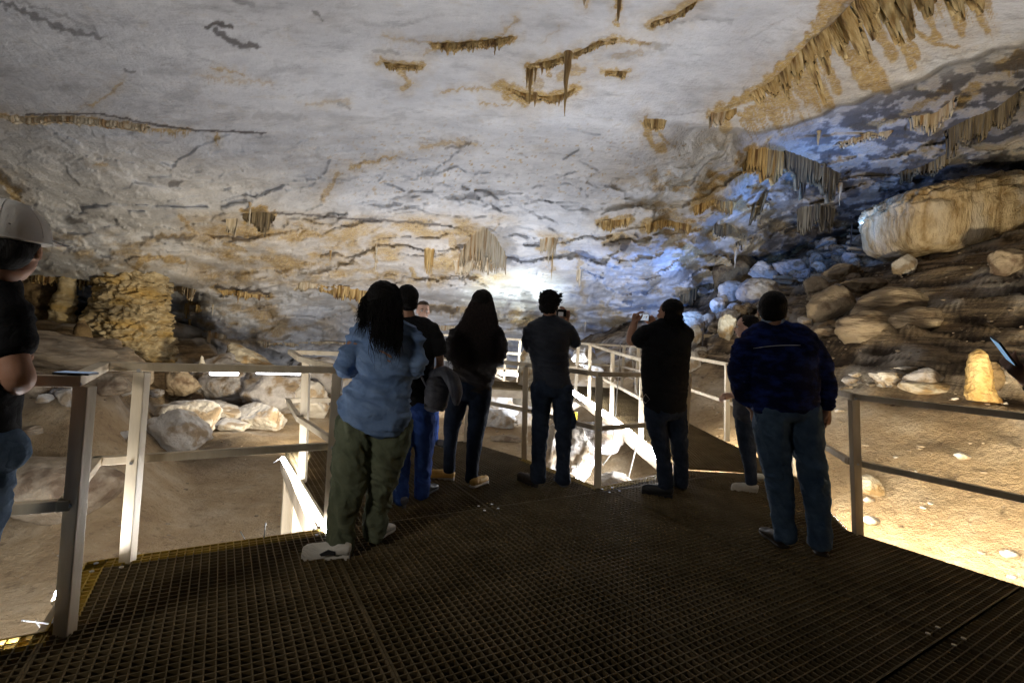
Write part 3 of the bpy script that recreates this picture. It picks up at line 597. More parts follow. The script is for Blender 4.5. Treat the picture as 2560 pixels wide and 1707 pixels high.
railing('left railing of the rising branch walkway, with slender pale posts', [(1.93, 5.36, 0, 0)] + [(p[0] - 0.02, p[1], zb(p[1]), -0.03) for p in BL[1:]] + [(-2.0, 10.2, zb(10), 0)],
        [(1.79, 6.43, 0.108, -0.05), (1.70, 7.9, 0.17, -0.05), (1.54, 9.26, 0.27, -0.05), (1.40, 10.2, 0.27, 0), (1.84, 5.85, 0.05, 0)])
railing('right railing of the rising branch walkway, beside the steps', [(p[0], p[1], zb(p[1]), -0.03) for p in [(3.22, 5.43)] + BR[1:]] + [(1.5, 12.6, zb(12), 0)],
        [(2.97, 6.52, 0.145, -0.06)] + [(xr(yy), yy, zb(yy), 0) for yy in (7.9, 9.3, 10.7, 12.0)])
far = tag(empty('distant_walkway', (0, 17, 0.25)), 'distant pale walkway with a glowing panel, right of the long haired woman', 'walkway')
g = MB(); g.beam([-0.8, 17, 0.14], [1.2, 17.0, 0.14], 0.06, 0.2); g.beam([-0.8, 18, 0.14], [1.2, 18.0, 0.14], 0.06, 0.2)
keep(g.build('edge_beam', M_RAIL), far)
for x in (-0.75, -0.2, 0.29, 0.9):
    for yy in (17, 18):
        g = MB(); g.beam([x, yy, -1.3], [x, yy, 1.30], 0.07, 0.06, side=[1, 0, 0]); keep(g.build('post', M_RAIL), far)
for z, nm in ((1.30, 'top_rail'), (0.80, 'mid_rail')):
    for yy in (17, 18):
        g = MB(); g.beam([-0.8, yy - 0.03, z], [1.2, yy - 0.03, z], 0.05, 0.06); keep(g.build(nm, M_RAIL), far)
g = MB(); g.beam([-0.6, 17.1, 0.03], [0.6, 17.1, -0.5], 0.05, 0.07); keep(g.build('brace', M_RAIL), far)
# ------------------------------------------------------------------ light tubes
M_LED2 = mat('distant led', (0.9, 0.9, 0.9), 0.4, emit=(0.93, 0.95, 1.0), estr=9)
def tube_light(label, a, b, power, aim=(0, 0, -1), rad=0.017, group='white light tubes fixed under the walkway edges', wid=0.05, color=W_N):
    a = np.array(a, float); b = np.array(b, float); e = tag(empty('tube_light', tuple((a + b) / 2)), label, 'lamp', group)
    t = (b - a) / np.linalg.norm(b - a); aim = np.array(aim, float); aim /= np.linalg.norm(aim)
    h = MB(); h.beam(a - aim * 0.032, b - aim * 0.032, 0.045, 0.02, side=np.cross(t, aim)); keep(h.build('housing', M_RAIL), e)
    g = MB(); g.tube([a, b], rad, 10); keep(g.build('tube', M_LED2 if a[1] > 10.5 else M_LED, smooth=True), e)
    l = bpy.data.lights.new('tube_glow', 'AREA'); l.shape = 'RECTANGLE'; l.size = float(np.linalg.norm(b - a)); l.size_y = wid; l.energy = power; l.color = color; l.spread = math.radians(175)
    o = bpy.data.objects.new('tube_glow', l); COL.objects.link(o); c = (a + b) / 2 + aim * (rad + 0.012)
    zz = -aim; xx = t - zz * (t @ zz); xx /= np.linalg.norm(xx); yy = np.cross(zz, xx); mw = Matrix.Identity(4)
    for i in range(3): mw[i][0] = xx[i]; mw[i][1] = yy[i]; mw[i][2] = zz[i]; mw[i][3] = c[i]
    o.matrix_world = mw; return e
TL = [
 ('bright light tube under the platform edge left of the woman in denim', aty(706, 1146, 4.85), aty(816, 1330, 3.16), 44, (-0.9, -0.25, -0.3)),
 ('far light tube of the branch walkway, at the hip of the man taking a picture', aty(1433, 980, 9.2), aty(1489, 1018, 8.2), 32, (-0.7, -0.3, -0.6)),
 ('middle light tube of the branch walkway, right of the dark post', aty(1506, 1030, 7.9), aty(1551, 1064, 7.1), 32, (-0.7, -0.3, -0.6)),
 ('near light tube of the branch walkway, ending behind the legs of the man filming', aty(1566, 1076, 6.95), aty(1655, 1150, 5.6), 36, (-0.7, -0.3, -0.6)),
]
for k_, t in enumerate(TL): tube_light(*t, rad=0.020 if k_ == 0 else 0.045)
tube_light('light tube under the platform edge below the left railing post', (-2.6, 1.52, -0.05), (-1.90, 1.93, -0.05), 5, (-0.5, 0.8, -0.3), group=None)
tube_light('light tube under the long left edge, hidden but for its glow', (-2.12, 2.66, -0.10), (-1.3, 3.15, -0.10), 62, (-0.5, 0.8, -0.4), group=None)
tube_light('light tube under the right platform edge by the earth slope', (2.80, 3.80, -0.10), (3.30, 5.30, -0.10), 85, (0.85, -0.2, -0.5), group=None, color=W_WARM)
tube_light('light tube under the right platform edge, beyond the railing post on the right', (2.85, 3.64, -0.10), (3.6, 2.5, -0.10), 95, (0.8, 0.5, -0.5), group=None, color=W_WARM)
tube_light('light tube on the far side of the branch walkway', (3.08, 6.6, -0.02), (2.98, 7.8, 0.05), 45, (0.8, 0, -0.5), group=None, color=W_WARM)
tube_light('short light tube below the left corner post, glaring past the platform edge', (-2.13, 2.34, -0.045), (-2.25, 2.53, -0.045), 14, (-0.35, 0.1, 0.9), rad=0.008, group=None)
tube_light('distant light tube above the left rail, over a grey boulder', aty(527, 932, 11.5), aty(594, 933, 11.5), 6, (0, -0.6, -0.8), rad=0.06, group=None)
tube_light('distant light tube beside the left rail corner post', aty(642, 931, 11.5), aty(750, 934, 11.5), 8, (0, -0.3, -0.95), rad=0.04, group=None)
tube_light('glowing light panel on the distant walkway', (-0.35, 16.9, 0.08), (0.28, 16.9, 0.08), 40, (0, -0.9, -0.3), rad=0.06, group=None)
# ------------------------------------------------------------------ boulders and rocks
def rock_m(name, c1, c2, c3, sc=3.0, bump=0.6):
    return mat(name, c1, 0.85, c2, sc, 12, bump=min(1.0, bump * 1.5), bscale=8, bdist=0.06, spec=0.2, mix3=(c3, 2.6, 0.50, 0.62))
M_ROCKW = rock_m('white limestone boulder', (0.50, 0.46, 0.40), (0.66, 0.62, 0.56), (0.34, 0.26, 0.17))
M_ROCKG = rock_m('grey boulder', (0.27, 0.25, 0.24), (0.42, 0.40, 0.39), (0.20, 0.15, 0.10))
M_ROCKB = rock_m('brown boulder', (0.26, 0.20, 0.13), (0.42, 0.34, 0.24), (0.16, 0.11, 0.07))
M_FLOW = rock_m('ochre flowstone', (0.36, 0.22, 0.065), (0.60, 0.43, 0.19), (0.17, 0.09, 0.025), 4.0, 0.8)
M_FLOWG2 = rock_m('golden flowstone', (0.42, 0.25, 0.06), (0.64, 0.47, 0.20), (0.24, 0.13, 0.03), 3.0, 0.6)
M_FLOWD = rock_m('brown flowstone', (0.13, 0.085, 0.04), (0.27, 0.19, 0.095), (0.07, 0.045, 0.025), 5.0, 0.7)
M_FLOWP = rock_m('pale flowstone', (0.42, 0.36, 0.26), (0.60, 0.54, 0.42), (0.34, 0.23, 0.11), 4.0, 0.6)
def streak_m(name, c1, c2, c3): return mat(name, c1, 0.6, c2, 3.2, 8, bump=0.9, bscale=9, spec=0.35, stretch=(3.2, 3.2, 0.35), contrast=(0.34, 0.62), mix3=(c3, 2.2, 0.50, 0.66))
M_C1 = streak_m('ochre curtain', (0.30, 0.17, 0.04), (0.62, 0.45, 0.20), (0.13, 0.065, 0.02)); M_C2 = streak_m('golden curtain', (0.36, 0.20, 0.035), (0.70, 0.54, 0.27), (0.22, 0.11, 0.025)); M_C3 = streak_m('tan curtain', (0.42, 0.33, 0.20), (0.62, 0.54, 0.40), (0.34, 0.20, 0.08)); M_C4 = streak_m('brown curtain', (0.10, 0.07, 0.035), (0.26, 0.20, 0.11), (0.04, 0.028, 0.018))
M_TIP = rock_m('pale dripstone', (0.50, 0.46, 0.38), (0.66, 0.62, 0.54), (0.42, 0.32, 0.18), 5.0, 0.3)
_ico = {}
def ico(sub):
    if sub not in _ico:
        bm = bmesh.new(); bmesh.ops.create_icosphere(bm, subdivisions=sub, radius=1); bm.verts.ensure_lookup_table()
        _ico[sub] = (np.array([v.co[:] for v in bm.verts]), np.array([[v.index for v in f.verts] for f in bm.faces])); bm.free()
    return _ico[sub]
def rock_shape(seed, size, sub=4, cuts=14, rough=0.05, round_=0.0):
    V, Fc = ico(sub); rs = np.random.RandomState(seed); n = rs.normal(size=(cuts, 3)); n /= np.linalg.norm(n, axis=1)[:, None]; d = rs.uniform(0.62, 1.0, cuts)
    q = V @ n.T; r = np.where(q > 0.05, d[None, :] / np.maximum(q, 0.05), 9); k = 60 - 46 * round_
    r = -np.log(np.exp(-k * np.minimum(r, 1.6)).sum(1) + math.exp(-k * 1.15)) / k
    P = V * r[:, None]; fv = voro(P * 2.4 + seed * 1.3); P = P + V * (rough * fbm(P * 2.2 + seed * 3.7, 5) * 2.2 + (1 - round_) * (0.07 * fv[0] - 0.03 * np.exp(-(fv[1] / 0.06) ** 2)) + 0.04 * ridged(P * 4 + seed, 4))[:, None]
    return P * np.array(size), Fc
def boulder(px, py, wpx, hpx, label, m, seed, dpth=0.8, sub=5, cuts=14, round_=0.2, rough=0.05, name='boulder', group=None, Y=None, rot=0, cat='boulder', sink=0.26, parent=None):
    """a rock whose foot is seen at (px, py), wpx wide and hpx tall in the photograph"""
    P = ground_at(px, py) if Y is None else aty(px, py, Y)
    s = P[1] / F; wx = wpx * s / 2; hz = hpx * s / 2
    V, Fc = rock_shape(seed, (wx * 1.12, wx * dpth, hz * 1.2), sub, cuts, rough, round_)
    if rot: c, s_ = math.cos(rot), math.sin(rot); V = np.stack([V[:, 0] * c - V[:, 2] * s_, V[:, 1], V[:, 0] * s_ + V[:, 2] * c], 1)
    o = mesh_np(name, V, Fc, m); o.location = (P[0], P[1] + wx * dpth * 0.5, P[2] + hz * (1 - sink))
    return tag(o, label, cat, group)
B = boulder
# left: boulders past the long railing
B(425, 1128, 128, 105, 'chunky pale boulder standing on the brown mud, right of the slender white rail post', M_ROCKW, 11, 0.8, round_=0.1)
B(440, 1080, 150, 85, 'low pale rock slumped behind the chunky boulder', M_ROCKW, 12, 0.8, cuts=18)
B(530, 1060, 150, 62, 'long pale flat topped boulder in the middle of the left mud floor', M_ROCKW, 13, 0.7, cuts=16)
B(640, 1072, 125, 62, 'pale pointed rock at the right end of the boulder row on the mud', M_ROCKW, 14, 0.7, cuts=12)
B(570, 1078, 90, 30, 'small low pale rock in front of the boulder row', M_ROCKW, 15, 0.8)
B(318, 1113, 40, 38, 'small white rock seen just left of the slender rail post', M_ROCKW, 16, 0.8)
B(445, 1015, 110, 40, 'brownish rounded rock behind the boulder row', M_ROCKB, 17, 0.8)
B(770, 1042, 110, 88, 'grey pointed boulder behind the back railing post, left of the woman in denim', M_ROCKW, 18, 0.8, cuts=10)
B(540, 1018, 240, 130, 'large grey smooth boulder under the distant light tube', M_ROCKG, 19, 0.7, cuts=20, round_=0.5, Y=13.4)
B(680, 1015, 200, 100, 'large grey slanting boulder right of the distant light tube', M_ROCKG, 20, 0.7, cuts=12, round_=0.2, Y=13.2)
B(810, 975, 190, 75, 'mottled grey rock bank behind the corner of the left railing', M_ROCKG, 22, 0.7, cuts=14, round_=0.3, Y=14)
B(440, 985, 90, 60, 'dark edged rock left of the large grey boulder', M_ROCKB, 23, 0.8, Y=12.6)
B(90, 1285, 260, 135, 'big smooth mud coloured boulder at the left edge, behind the rail', M_ROCKB, 24, 0.9, round_=0.9, rough=0.03, cuts=8)
B(105, 1298, 120, 70, 'pale cone shaped stone in front of the big mud coloured boulder', M_ROCKB, 25, 0.9, cuts=9)
B(245, 990, 120, 60, 'mud coated rock ledge behind the left rail corner', M_ROCKB, 26, 0.8, cuts=16)
B(165, 1010, 60, 45, 'lumpy pale rock between the capped man and the left rail post', M_ROCKW, 27, 0.8)
B(105, 1005, 34, 20, 'small white stone beside the elbow of the capped man', M_ROCKW, 28, 0.8)
B(300, 985, 80, 34, 'pale flat rock seen under the left rail, beside the post', M_ROCKW, 29, 0.8)
B(60, 1085, 62, 18, 'flat pale slab lying on dark mud beside the capped man', M_ROCKB, 30, 0.8)
B(40, 990, 130, 70, 'rough brown rock behind the arm of the capped man', M_ROCKB, 31, 0.8)
# centre: boulders lit by the tubes
B(1262, 1040, 76, 72, 'round white brightly lit boulder between the long haired woman and the man in dark clothes', M_ROCKW, 41, 0.9, round_=0.6)
B(1262, 1072, 62, 45, 'angular pale rock below the round white boulder', M_ROCKW, 42, 0.9)
B(1228, 1065, 60, 50, 'white rock half hidden by the leg of the long haired woman', M_ROCKW, 43, 0.9)
B(1215, 1010, 60, 40, 'small pale rock behind the hip of the long haired woman', M_ROCKW, 44, 0.9)
B(1262, 1104, 76, 16, 'flat brown slab on the bright ground behind the post', M_ROCKB, 45, 0.6)
B(1296, 1010, 36, 46, 'orange tinted standing stone right of the round white boulder', M_FLOWP, 46, 0.8)
B(1480, 1130, 120, 70, 'grey rounded boulder beneath the tube light of the branch walkway', M_ROCKG, 47, 0.9, round_=0.5, Y=6.9)
B(1450, 1175, 70, 110, 'knobbly glaring white rock beside the dark railing post', M_ROCKW, 48, 0.8, cuts=18, rough=0.12, Y=6.2)
B(1375, 1180, 70, 110, 'white glaring rock seen between the legs of the man taking a picture', M_ROCKW, 49, 0.8, cuts=14, rough=0.1, Y=6.1)
B(1545, 1222, 105, 34, 'low pale rock at the foot of the dark post, lit from the tube', M_ROCKW, 50, 0.8, Y=5.6)
B(1600, 900, 60, 60, 'white rock behind the elbow of the man filming', M_ROCKW, 51, 0.9, Y=12.5)
B(1460, 905, 50, 40, 'pale lit rock between the thin posts of the branch walkway', M_ROCKW, 52, 0.9, Y=13.5)
B(1500, 935, 60, 40, 'lit block among the walkway posts, left of the man filming', M_ROCKW, 53, 0.9, Y=13)
B(1560, 940, 60, 44, 'broken pale rock behind the right walkway rail', M_ROCKW, 54, 0.9, Y=12.2)
# right: rubble slope with the steps
B(1735, 865, 44, 52, 'upright rounded white rock just right of the man filming', M_ROCKW, 61, 0.9, round_=0.5)
B(1734, 925, 40, 44, 'blocky white rock below the upright one, beside the black tee shirt', M_ROCKW, 62, 0.9)
B(1730, 835, 70, 56, 'rounded brown boulder above the upright white rock', M_ROCKB, 63, 0.9, round_=0.5)
B(1772, 815, 46, 32, 'angular boulder leaning on the rounded brown one', M_ROCKB, 64, 0.9)
B(1820, 845, 40, 56, 'yellowish cube shaped rock behind the profile of the woman', M_FLOWP, 65, 0.8, cuts=8, round_=0.0)
B(1802, 780, 40, 46, 'glaring white rock struck by the spotlight at the left end of the rubble', M_ROCKW, 66, 0.9)
B(1835, 748, 60, 44, 'brightly spotlit white block in the rubble above the woman', M_ROCKW, 67, 0.9, cuts=9)
B(1905, 755, 84, 60, 'big pale grey square block in the middle of the rubble', M_ROCKG, 68, 0.8, cuts=8, round_=0.0)
B(1915, 698, 64, 44, 'white tilted block at the top of the spotlit rubble', M_ROCKW, 69, 0.8, cuts=8, round_=0.0)
B(1980, 685, 66, 42, 'pale tilted block right of the topmost spotlit block', M_ROCKG, 70, 0.8, cuts=9)
B(1860, 715, 110, 85, 'large smooth brown flowstone dome behind the spotlit rubble', M_FLOWD, 71, 0.7, round_=0.9, cuts=8)
B(2080, 790, 100, 78, 'large mottled boulder right of the wooden steps', M_ROCKB, 72, 0.9, round_=0.4)
B(2060, 735, 70, 44, 'angular brown boulder above the large mottled one', M_ROCKB, 73, 0.9)
B(2175, 730, 90, 38, 'flat rock slab below the great flowstone boulder', M_ROCKB, 74, 0.8)
B(2110, 702, 70, 48, 'rounded rock heap piece right of the upper steps', M_ROCKB, 75, 0.9, round_=0.4)
B(2132, 655, 34, 28, 'small round rock beside the tip of the great flowstone boulder', M_ROCKG, 76, 0.9, round_=0.7)
B(2268, 680, 46, 46, 'small pale wedge shaped rock leaning on the great flowstone boulder', M_ROCKW, 77, 0.8, cuts=7, round_=0.0)
B(2070, 835, 50, 24, 'small flat boulder at the foot of the slope right of the blue jacket', M_ROCKB, 78, 0.9)
B(2015, 815, 30, 26, 'small dark round rock beside the lowest wooden steps', M_ROCKG, 79, 0.9, round_=0.5)
B(2010, 828, 50, 18, 'flat pale stone just above the shoulder of the blue jacket', M_ROCKG, 80, 0.9)
B(2545, 670, 90, 60, 'brown boulder at the right edge below the great flowstone boulder', M_ROCKB, 81, 0.9)
# the rubble itself: many similar stones
rs = np.random.RandomState(5); variants = []
for k in range(8):
    V, Fc = rock_shape(200 + k, (1, 0.85, 0.72), 3, 10, 0.05, 0.1); me_o = mesh_np('rubble_rock', V, Fc, [M_ROCKB, M_ROCKG, M_ROCKB, M_ROCKW][k % 4]); variants.append(me_o.data); bpy.data.objects.remove(me_o)
cnt = 0
def rubble(x0, y0, x1, y1, n, wmin, wmax, width, label, group):
    global cnt
    for k in range(n):
        t = rs.rand(); px_ = x0 + (x1 - x0) * t + rs.normal() * width; py_ = y0 + (y1 - y0) * t + rs.normal() * width * 0.5
        P = ground_at(px_, py_); wv = rs.uniform(wmin, wmax) * (0.6 + 0.8 * rs.rand() ** 2) * P[1] / F / 2
        if P[1] > 22: continue
        o = bpy.data.objects.new('rubble_rock', variants[rs.randint(8)]); COL.objects.link(o); o.location = (P[0], P[1], P[2] + wv * 0.35); o.scale = (wv, wv, wv * rs.uniform(0.6, 1.0)); o.rotation_euler = (rs.uniform(-.4, .4), rs.uniform(-.4, .4), rs.uniform(0, 6.28))
        tag(o, label, 'rock', group); cnt += 1
rubble(1715, 840, 1880, 760, 42, 18, 40, 18, 'loose brown stone in the rubble heap left of the wooden steps', 'rubble heap left of the steps')
rubble(1850, 745, 1960, 800, 34, 14, 34, 22, 'loose brown stone in the rubble heap left of the wooden steps', 'rubble heap left of the steps')
rubble(1960, 690, 2130, 600, 46, 18, 40, 22, 'pale rounded stone of the upper rubble heap, above the steps', 'upper rubble heap')
rubble(2040, 770, 2140, 660, 34, 18, 40, 20, 'stone heaped along the right side of the wooden steps', 'stones right of the steps')
rubble(1640, 850, 1760, 900, 12, 14, 30, 16, 'small stone on the ground between the two men in black and the steps', 'stones at the foot of the steps')
rubble(1380, 890, 1640, 960, 30, 20, 44, 26, 'lit pale stone behind the branch walkway posts', 'stones behind the branch walkway')
rubble(1180, 980, 1290, 1060, 16, 10, 24, 26, 'small lit stone on the ground past the centre railing', 'stones past the centre railing')
rubble(2115, 965, 2260, 960, 20, 8, 22, 12, 'small pale stone in the row above the right railing', 'row of pale stones above the right railing')
rubble(40, 980, 360, 990, 22, 14, 34, 22, 'muddy stone on the bank behind the left rail', 'stones on the left mud bank')
# white stones grouped above the right railing
B(2230, 958, 72, 38, 'white hollow rimmed stone in the row above the right railing', M_ROCKW, 91, 0.8, cuts=16, rough=0.12)
B(2318, 962, 70, 44, 'grey white block at the right end of the stone row', M_ROCKG, 92, 0.8, cuts=9)
B(2130, 962, 38, 20, 'grey flat stone at the left end of the stone row', M_ROCKG, 93, 0.8)
B(2140, 942, 24, 12, 'small white stone resting on top of the grey flat one', M_ROCKW, 94, 0.8)
B(2272, 968, 26, 24, 'little white wedge between the hollow stone and the grey block', M_ROCKW, 95, 0.8)
B(2275, 925, 60, 9, 'thin white slab lying over the stone row', M_ROCKW, 96, 0.5)
B(2330, 985, 100, 34, 'small smooth mud cone with a pale ochre top beside the stone row', M_FLOWP, 97, 0.9, round_=1.0, rough=0.02)
for k, (x, y, w_) in enumerate([(2410, 1148, 38), (2390, 1000, 16), (2515, 1012, 16), (2510, 960, 22), (2185, 1310, 36), (2175, 1256, 28), (2310, 1272, 14), (2328, 1260, 12), (2534, 1446, 20), (2290, 1180, 10), (2060, 1020, 14), (2100, 1030, 20), (2240, 1145, 12), (2530, 1395, 40)]):
    B(x, y, w_, w_ * 0.45, 'small pale stone lying on the earth slope past the right railing', M_ROCKW, 110 + k, 0.8, sub=3, name='stone', cat='stone', group='pale stones strewn on the right slope')
B(2185, 1235, 60, 44, 'pale ochre lump half buried at the foot of the right railing post', M_FLOWP, 130, 0.9, rough=0.1)
# fine gravel nobody could count
def gravel():
    rs = np.random.RandomState(3); V0, F0 = ico(1); Vs = []; Fs = []; n = 0
    for k in range(7000):
        if k % 3: x = rs.uniform(3.0, 14); y = rs.uniform(1.5, 17)
        else: x = rs.uniform(-12, 3); y = rs.uniform(3, 18)
        s = 0.005 + 0.018 * rs.rand() ** 5 * (1 + 0.1 * y); V = V0 * np.array([s * rs.uniform(.7, 1.5), s * rs.uniform(.7, 1.5), s * .6]) + [x, y, gz(x, y) + s * 0.1]; Vs.append(V); Fs.append(F0 + n); n += len(V0)
    o = mesh_np('gravel', np.concatenate(Vs), np.concatenate(Fs), M_ROCKB, smooth=False); tag(o, kind='stuff')
gravel()
# ------------------------------------------------------------------ great flowstone boulder
def great_boulder():
    V, Fc = ico(6); P = ground_at(2330, 655); s = P[1] / F
    c = aty(2405, 545, P[1] + 1.2); a = 225 * P[1] / F; h = 92 * P[1] / F; 
    Q = np.sign(V) * np.abs(V) ** 0.62; Q = Q / (np.abs(Q) ** 4).sum(1)[:, None] ** 0.25 * (0.96 + 0.05 * np.abs(V).max(1))[:, None]
    taper = 1.0; W_ = np.stack([Q[:, 0] * a, Q[:, 1] * 1.35 * taper, Q[:, 2] * h * taper], 1)
    n = V.copy(); ph = fbm(W_ * 0.8, 4)
    flute = np.abs(perlin(np.stack([W_[:, 0] * 8.5 + ph * 3, W_[:, 1] * 1.5, W_[:, 2] * 0.2], 1)))
    knob = ridged(W_ * 3.2, 3)
    rg = sstep(-0.5, 0.1, Q[:, 0]) * sstep(0.75, 0.35, Q[:, 2])
    d = 0.24 * ph + 0.34 * (flute - 0.3) * rg + 0.16 * (knob - 0.5) * sstep(0.0, 0.5, Q[:, 2] + 0.2 * ph) + 0.03 * fbm(W_ * 5, 4)
    W_ = W_ + n * d[:, None]; t = math.radians(13); x = W_[:, 0] * math.cos(t) - W_[:, 2] * math.sin(t); z = W_[:, 0] * math.sin(t) + W_[:, 2] * math.cos(t); W_[:, 0] = x; W_[:, 2] = z
    o = mesh_np('flowstone_boulder', W_, Fc, M_FLOWG); o.location = c; tag(o, 'great rounded ochre flowstone boulder with fluted sides high on the slope', 'boulder')
M_FLOWG = mat('fluted flowstone', (0.30, 0.19, 0.075), 0.75, (0.62, 0.48, 0.28), 2.6, 9, bump=1.0, bscale=7, bdist=0.06, spec=0.25, stretch=(2.4, 2.4, 0.5), contrast=(0.36, 0.6), mix3=((0.58, 0.50, 0.38), 0.6, 0.5, 0.66))
great_boulder()
def mound(px, py, wpx, hpx, label, m, seed, depth=0.9, tilt=0.0, name='flowstone_mound', terr=0.06):
    P = ground_at(px, py); s = P[1] / F; V, Fc = ico(5); a, h = wpx * s / 2, hpx * s
    W_ = V * np.array([a, a * depth, h]); ph = fbm(W_ * 1.2 + seed, 4); ter = perlin(np.stack([W_[:, 0] * 0.6, W_[:, 1] * 0.6, W_[:, 2] * 7 + ph * 3 + seed], 1))
    W_ = W_ + V * (0.16 * ph * a + terr * ter * 0.8 + 0.05 * fbm(W_ * 4, 5) + 0.05 * (ridged(W_ * np.array([1.2, 1.2, 3]), 4) - 0.4))[:, None]
    if tilt: c, s_ = math.cos(tilt), math.sin(tilt); W_ = np.stack([W_[:, 0] * c - W_[:, 2] * s_, W_[:, 1], W_[:, 0] * s_ + W_[:, 2] * c], 1)
    o = mesh_np(name, W_, Fc, m); o.location = (P[0], P[1] + a * depth * 0.7, P[2] - h * 0.05); return tag(o, label, 'rock mound')
M_MOUND = mat('mud coated flowstone', (0.13, 0.09, 0.055), 0.85, (0.42, 0.33, 0.22), 1.6, 10, bump=0.9, bscale=9, bdist=0.06, spec=0.2, stretch=(0.7, 0.7, 4), contrast=(0.36, 0.56), mix3=((0.40, 0.30, 0.18), 1.7, 0.5, 0.7))
mound(2270, 770, 170, 62, 'smooth domed flowstone mound with a reddish top, right of the mottled boulder', M_MOUND, 3, tilt=0.2)
mound(2190, 818, 130, 46, 'low smooth mound at the left foot of the domed flowstone', M_MOUND, 5, tilt=0.15)
mound(2320, 812, 150, 48, 'wide terraced mound below the domed flowstone', M_MOUND, 9, tilt=0.2, terr=0.12)
mound(130, 905, 300, 60, 'mud slope bulge rising under the left columns', M_MOUND, 16, tilt=-0.3, terr=0.1, name='mud_mound')
# ------------------------------------------------------------------ stalagmites
def chain(label, pts, m, name='stalagmite', cat='stalagmite', bump=0.22, fr=8.0, seed=1, nseg=72, nring=56, sq=1.0, group=None, ledges=0.0):
    """lumpy column through world points (x, y, z, r)"""
    p = np.array(pts, float); t = np.linspace(0, 1, len(p)); tt = np.linspace(0, 1, nring); C = np.stack([np.interp(tt, t, p[:, i]) for i in range(4)], 1)
    an = np.linspace(0, 2 * math.pi, nseg, endpoint=False); R = C[:, 3][:, None]
    X = C[:, 0][:, None] + R * np.cos(an); Yw = C[:, 1][:, None] + R * sq * np.sin(an); Z = C[:, 2][:, None] + 0 * X
    Q = np.stack([X.ravel(), Yw.ravel(), Z.ravel()], 1); dirn = np.stack([np.cos(an)[None, :] + 0 * X, np.sin(an)[None, :] + 0 * X, 0 * X], -1).reshape(-1, 3)
    ph = fbm(Q * fr * 0.3 + seed, 4); sc = voro((Q + 0.1 * ph[:, None]) * fr * np.array([0.5, 0.5, 1.2]) + seed)
    d = bump * (ph * 0.7 + 0.45 * (0.4 - sc[1]) + 0.25 * fbm(Q * fr, 3)) * np.repeat(C[:, 3], nseg)
    if ledges: d += ledges * np.repeat(C[:, 3], nseg) * (((Q[:, 2] * fr * 0.45 + ph * 1.6) % 1.0) - 0.5)
    Q = Q + dirn * d[:, None]; o = mesh_np(name, Q - p[0, :3], grid_faces(nring, nseg, True), m); o.location = p[0, :3]; return tag(o, label, cat, group)
def col_px(label, Y, rows, m, **k):
    if Y is None: Y = ceil_at(rows[-1][0], 676)[1] + 0.7
    """rows of (centre x, y, half width) in photograph pixels at depth Y, from the foot up"""
    pts = []
    for x, y, hw in rows:
        P = aty(x, y, Y); pts.append((P[0], P[1], P[2], hw * Y / F))
    return chain(label, pts, m, **k)
v = VS
col_px('knobbly ochre stalagmite with a side lobe standing on the slope above the right railing', 5.9, [(2465, 1003, 34), (2452, 985, 30), (2448, 960, 26), (2446, 930, 24), (2446, 905, 20), (2446, 885, 17), (2447, 873, 4)], M_FLOW, bump=0.5, fr=14, seed=4)
tag(chain('brown lump leaning on the right side of the knobbly ochre stalagmite', [(*aty(2482, 975, 6.0), 0.06), (*aty(2482, 950, 6.0), 0.10), (*aty(2480, 925, 6.0), 0.10), (*aty(2478, 905, 6.0), 0.05)], M_FLOWD, bump=0.4, fr=14, seed=6))
col_px('bright orange stained stalagmite behind the man taking a picture', 11.5, [(1335, 1010, 50), (1335, 960, 42), (1332, 920, 36), (1330, 890, 26), (1330, 868, 16), (1330, 860, 3)], M_FLOWP, bump=0.45, fr=6, seed=8)
# columns on the left
LC = 12.4
M_COL = mat('column flowstone', (0.30, 0.22, 0.11), 0.75, (0.58, 0.48, 0.30), 2.6, 9, bump=1.0, bscale=8, spec=0.25, stretch=(1.4, 1.4, 3.2), contrast=(0.36, 0.6), mix3=((0.48, 0.33, 0.12), 0.8, 0.48, 0.64))
col_px('massive ochre flowstone column on the left, widening towards its foot', None, [(318, 912, 104), (318, 880, 102), (320, 840, 98), (324, 800, 92), (328, 760, 84), (332, 725, 78), (335, 700, 80), (335, 680, 86), (335, 640, 96)], M_COL, name='flowstone_column', cat='column', bump=0.24, fr=6.5, seed=12, nseg=300, nring=220, sq=0.75, ledges=0.16)
col_px('narrow ochre column left of the massive one', None, [(160, 880, 34), (158, 840, 32), (155, 800, 26), (160, 760, 24), (168, 725, 18), (170, 695, 16), (172, 670, 20), (174, 630, 26)], M_COL, name='flowstone_column', cat='column', bump=0.4, fr=5, seed=14, nseg=90, nring=90, ledges=0.25)
col_px('dark brown column beside the shoulder of the capped man', None, [(108, 870, 40), (110, 820, 42), (105, 770, 38), (100, 730, 34), (90, 700, 30), (85, 675, 34), (82, 630, 40)], M_FLOWD, name='flowstone_column', cat='column', bump=0.35, fr=4, seed=16, nseg=90, nring=90, ledges=0.25)
col_px('short dark stump column between the narrow and the massive column', 12.9, [(208, 895, 20), (208, 850, 20), (206, 820, 16), (204, 800, 6)], M_FLOWD, name='flowstone_column', cat='column', bump=0.35, fr=5, seed=18)
col_px('ochre cone shaped stalagmite behind the left rail, lit from below', 14.5, [(625, 915, 58), (612, 895, 44), (598, 875, 28), (586, 862, 14), (580, 856, 4)], M_FLOWP, bump=0.4, fr=6, seed=20)
col_px('tiny white stalagmite standing above the long left rail', 13.5, [(505, 912, 9), (505, 902, 5), (505, 892, 3), (504, 889, 1)], M_TIP, bump=0.2, fr=8, seed=22)
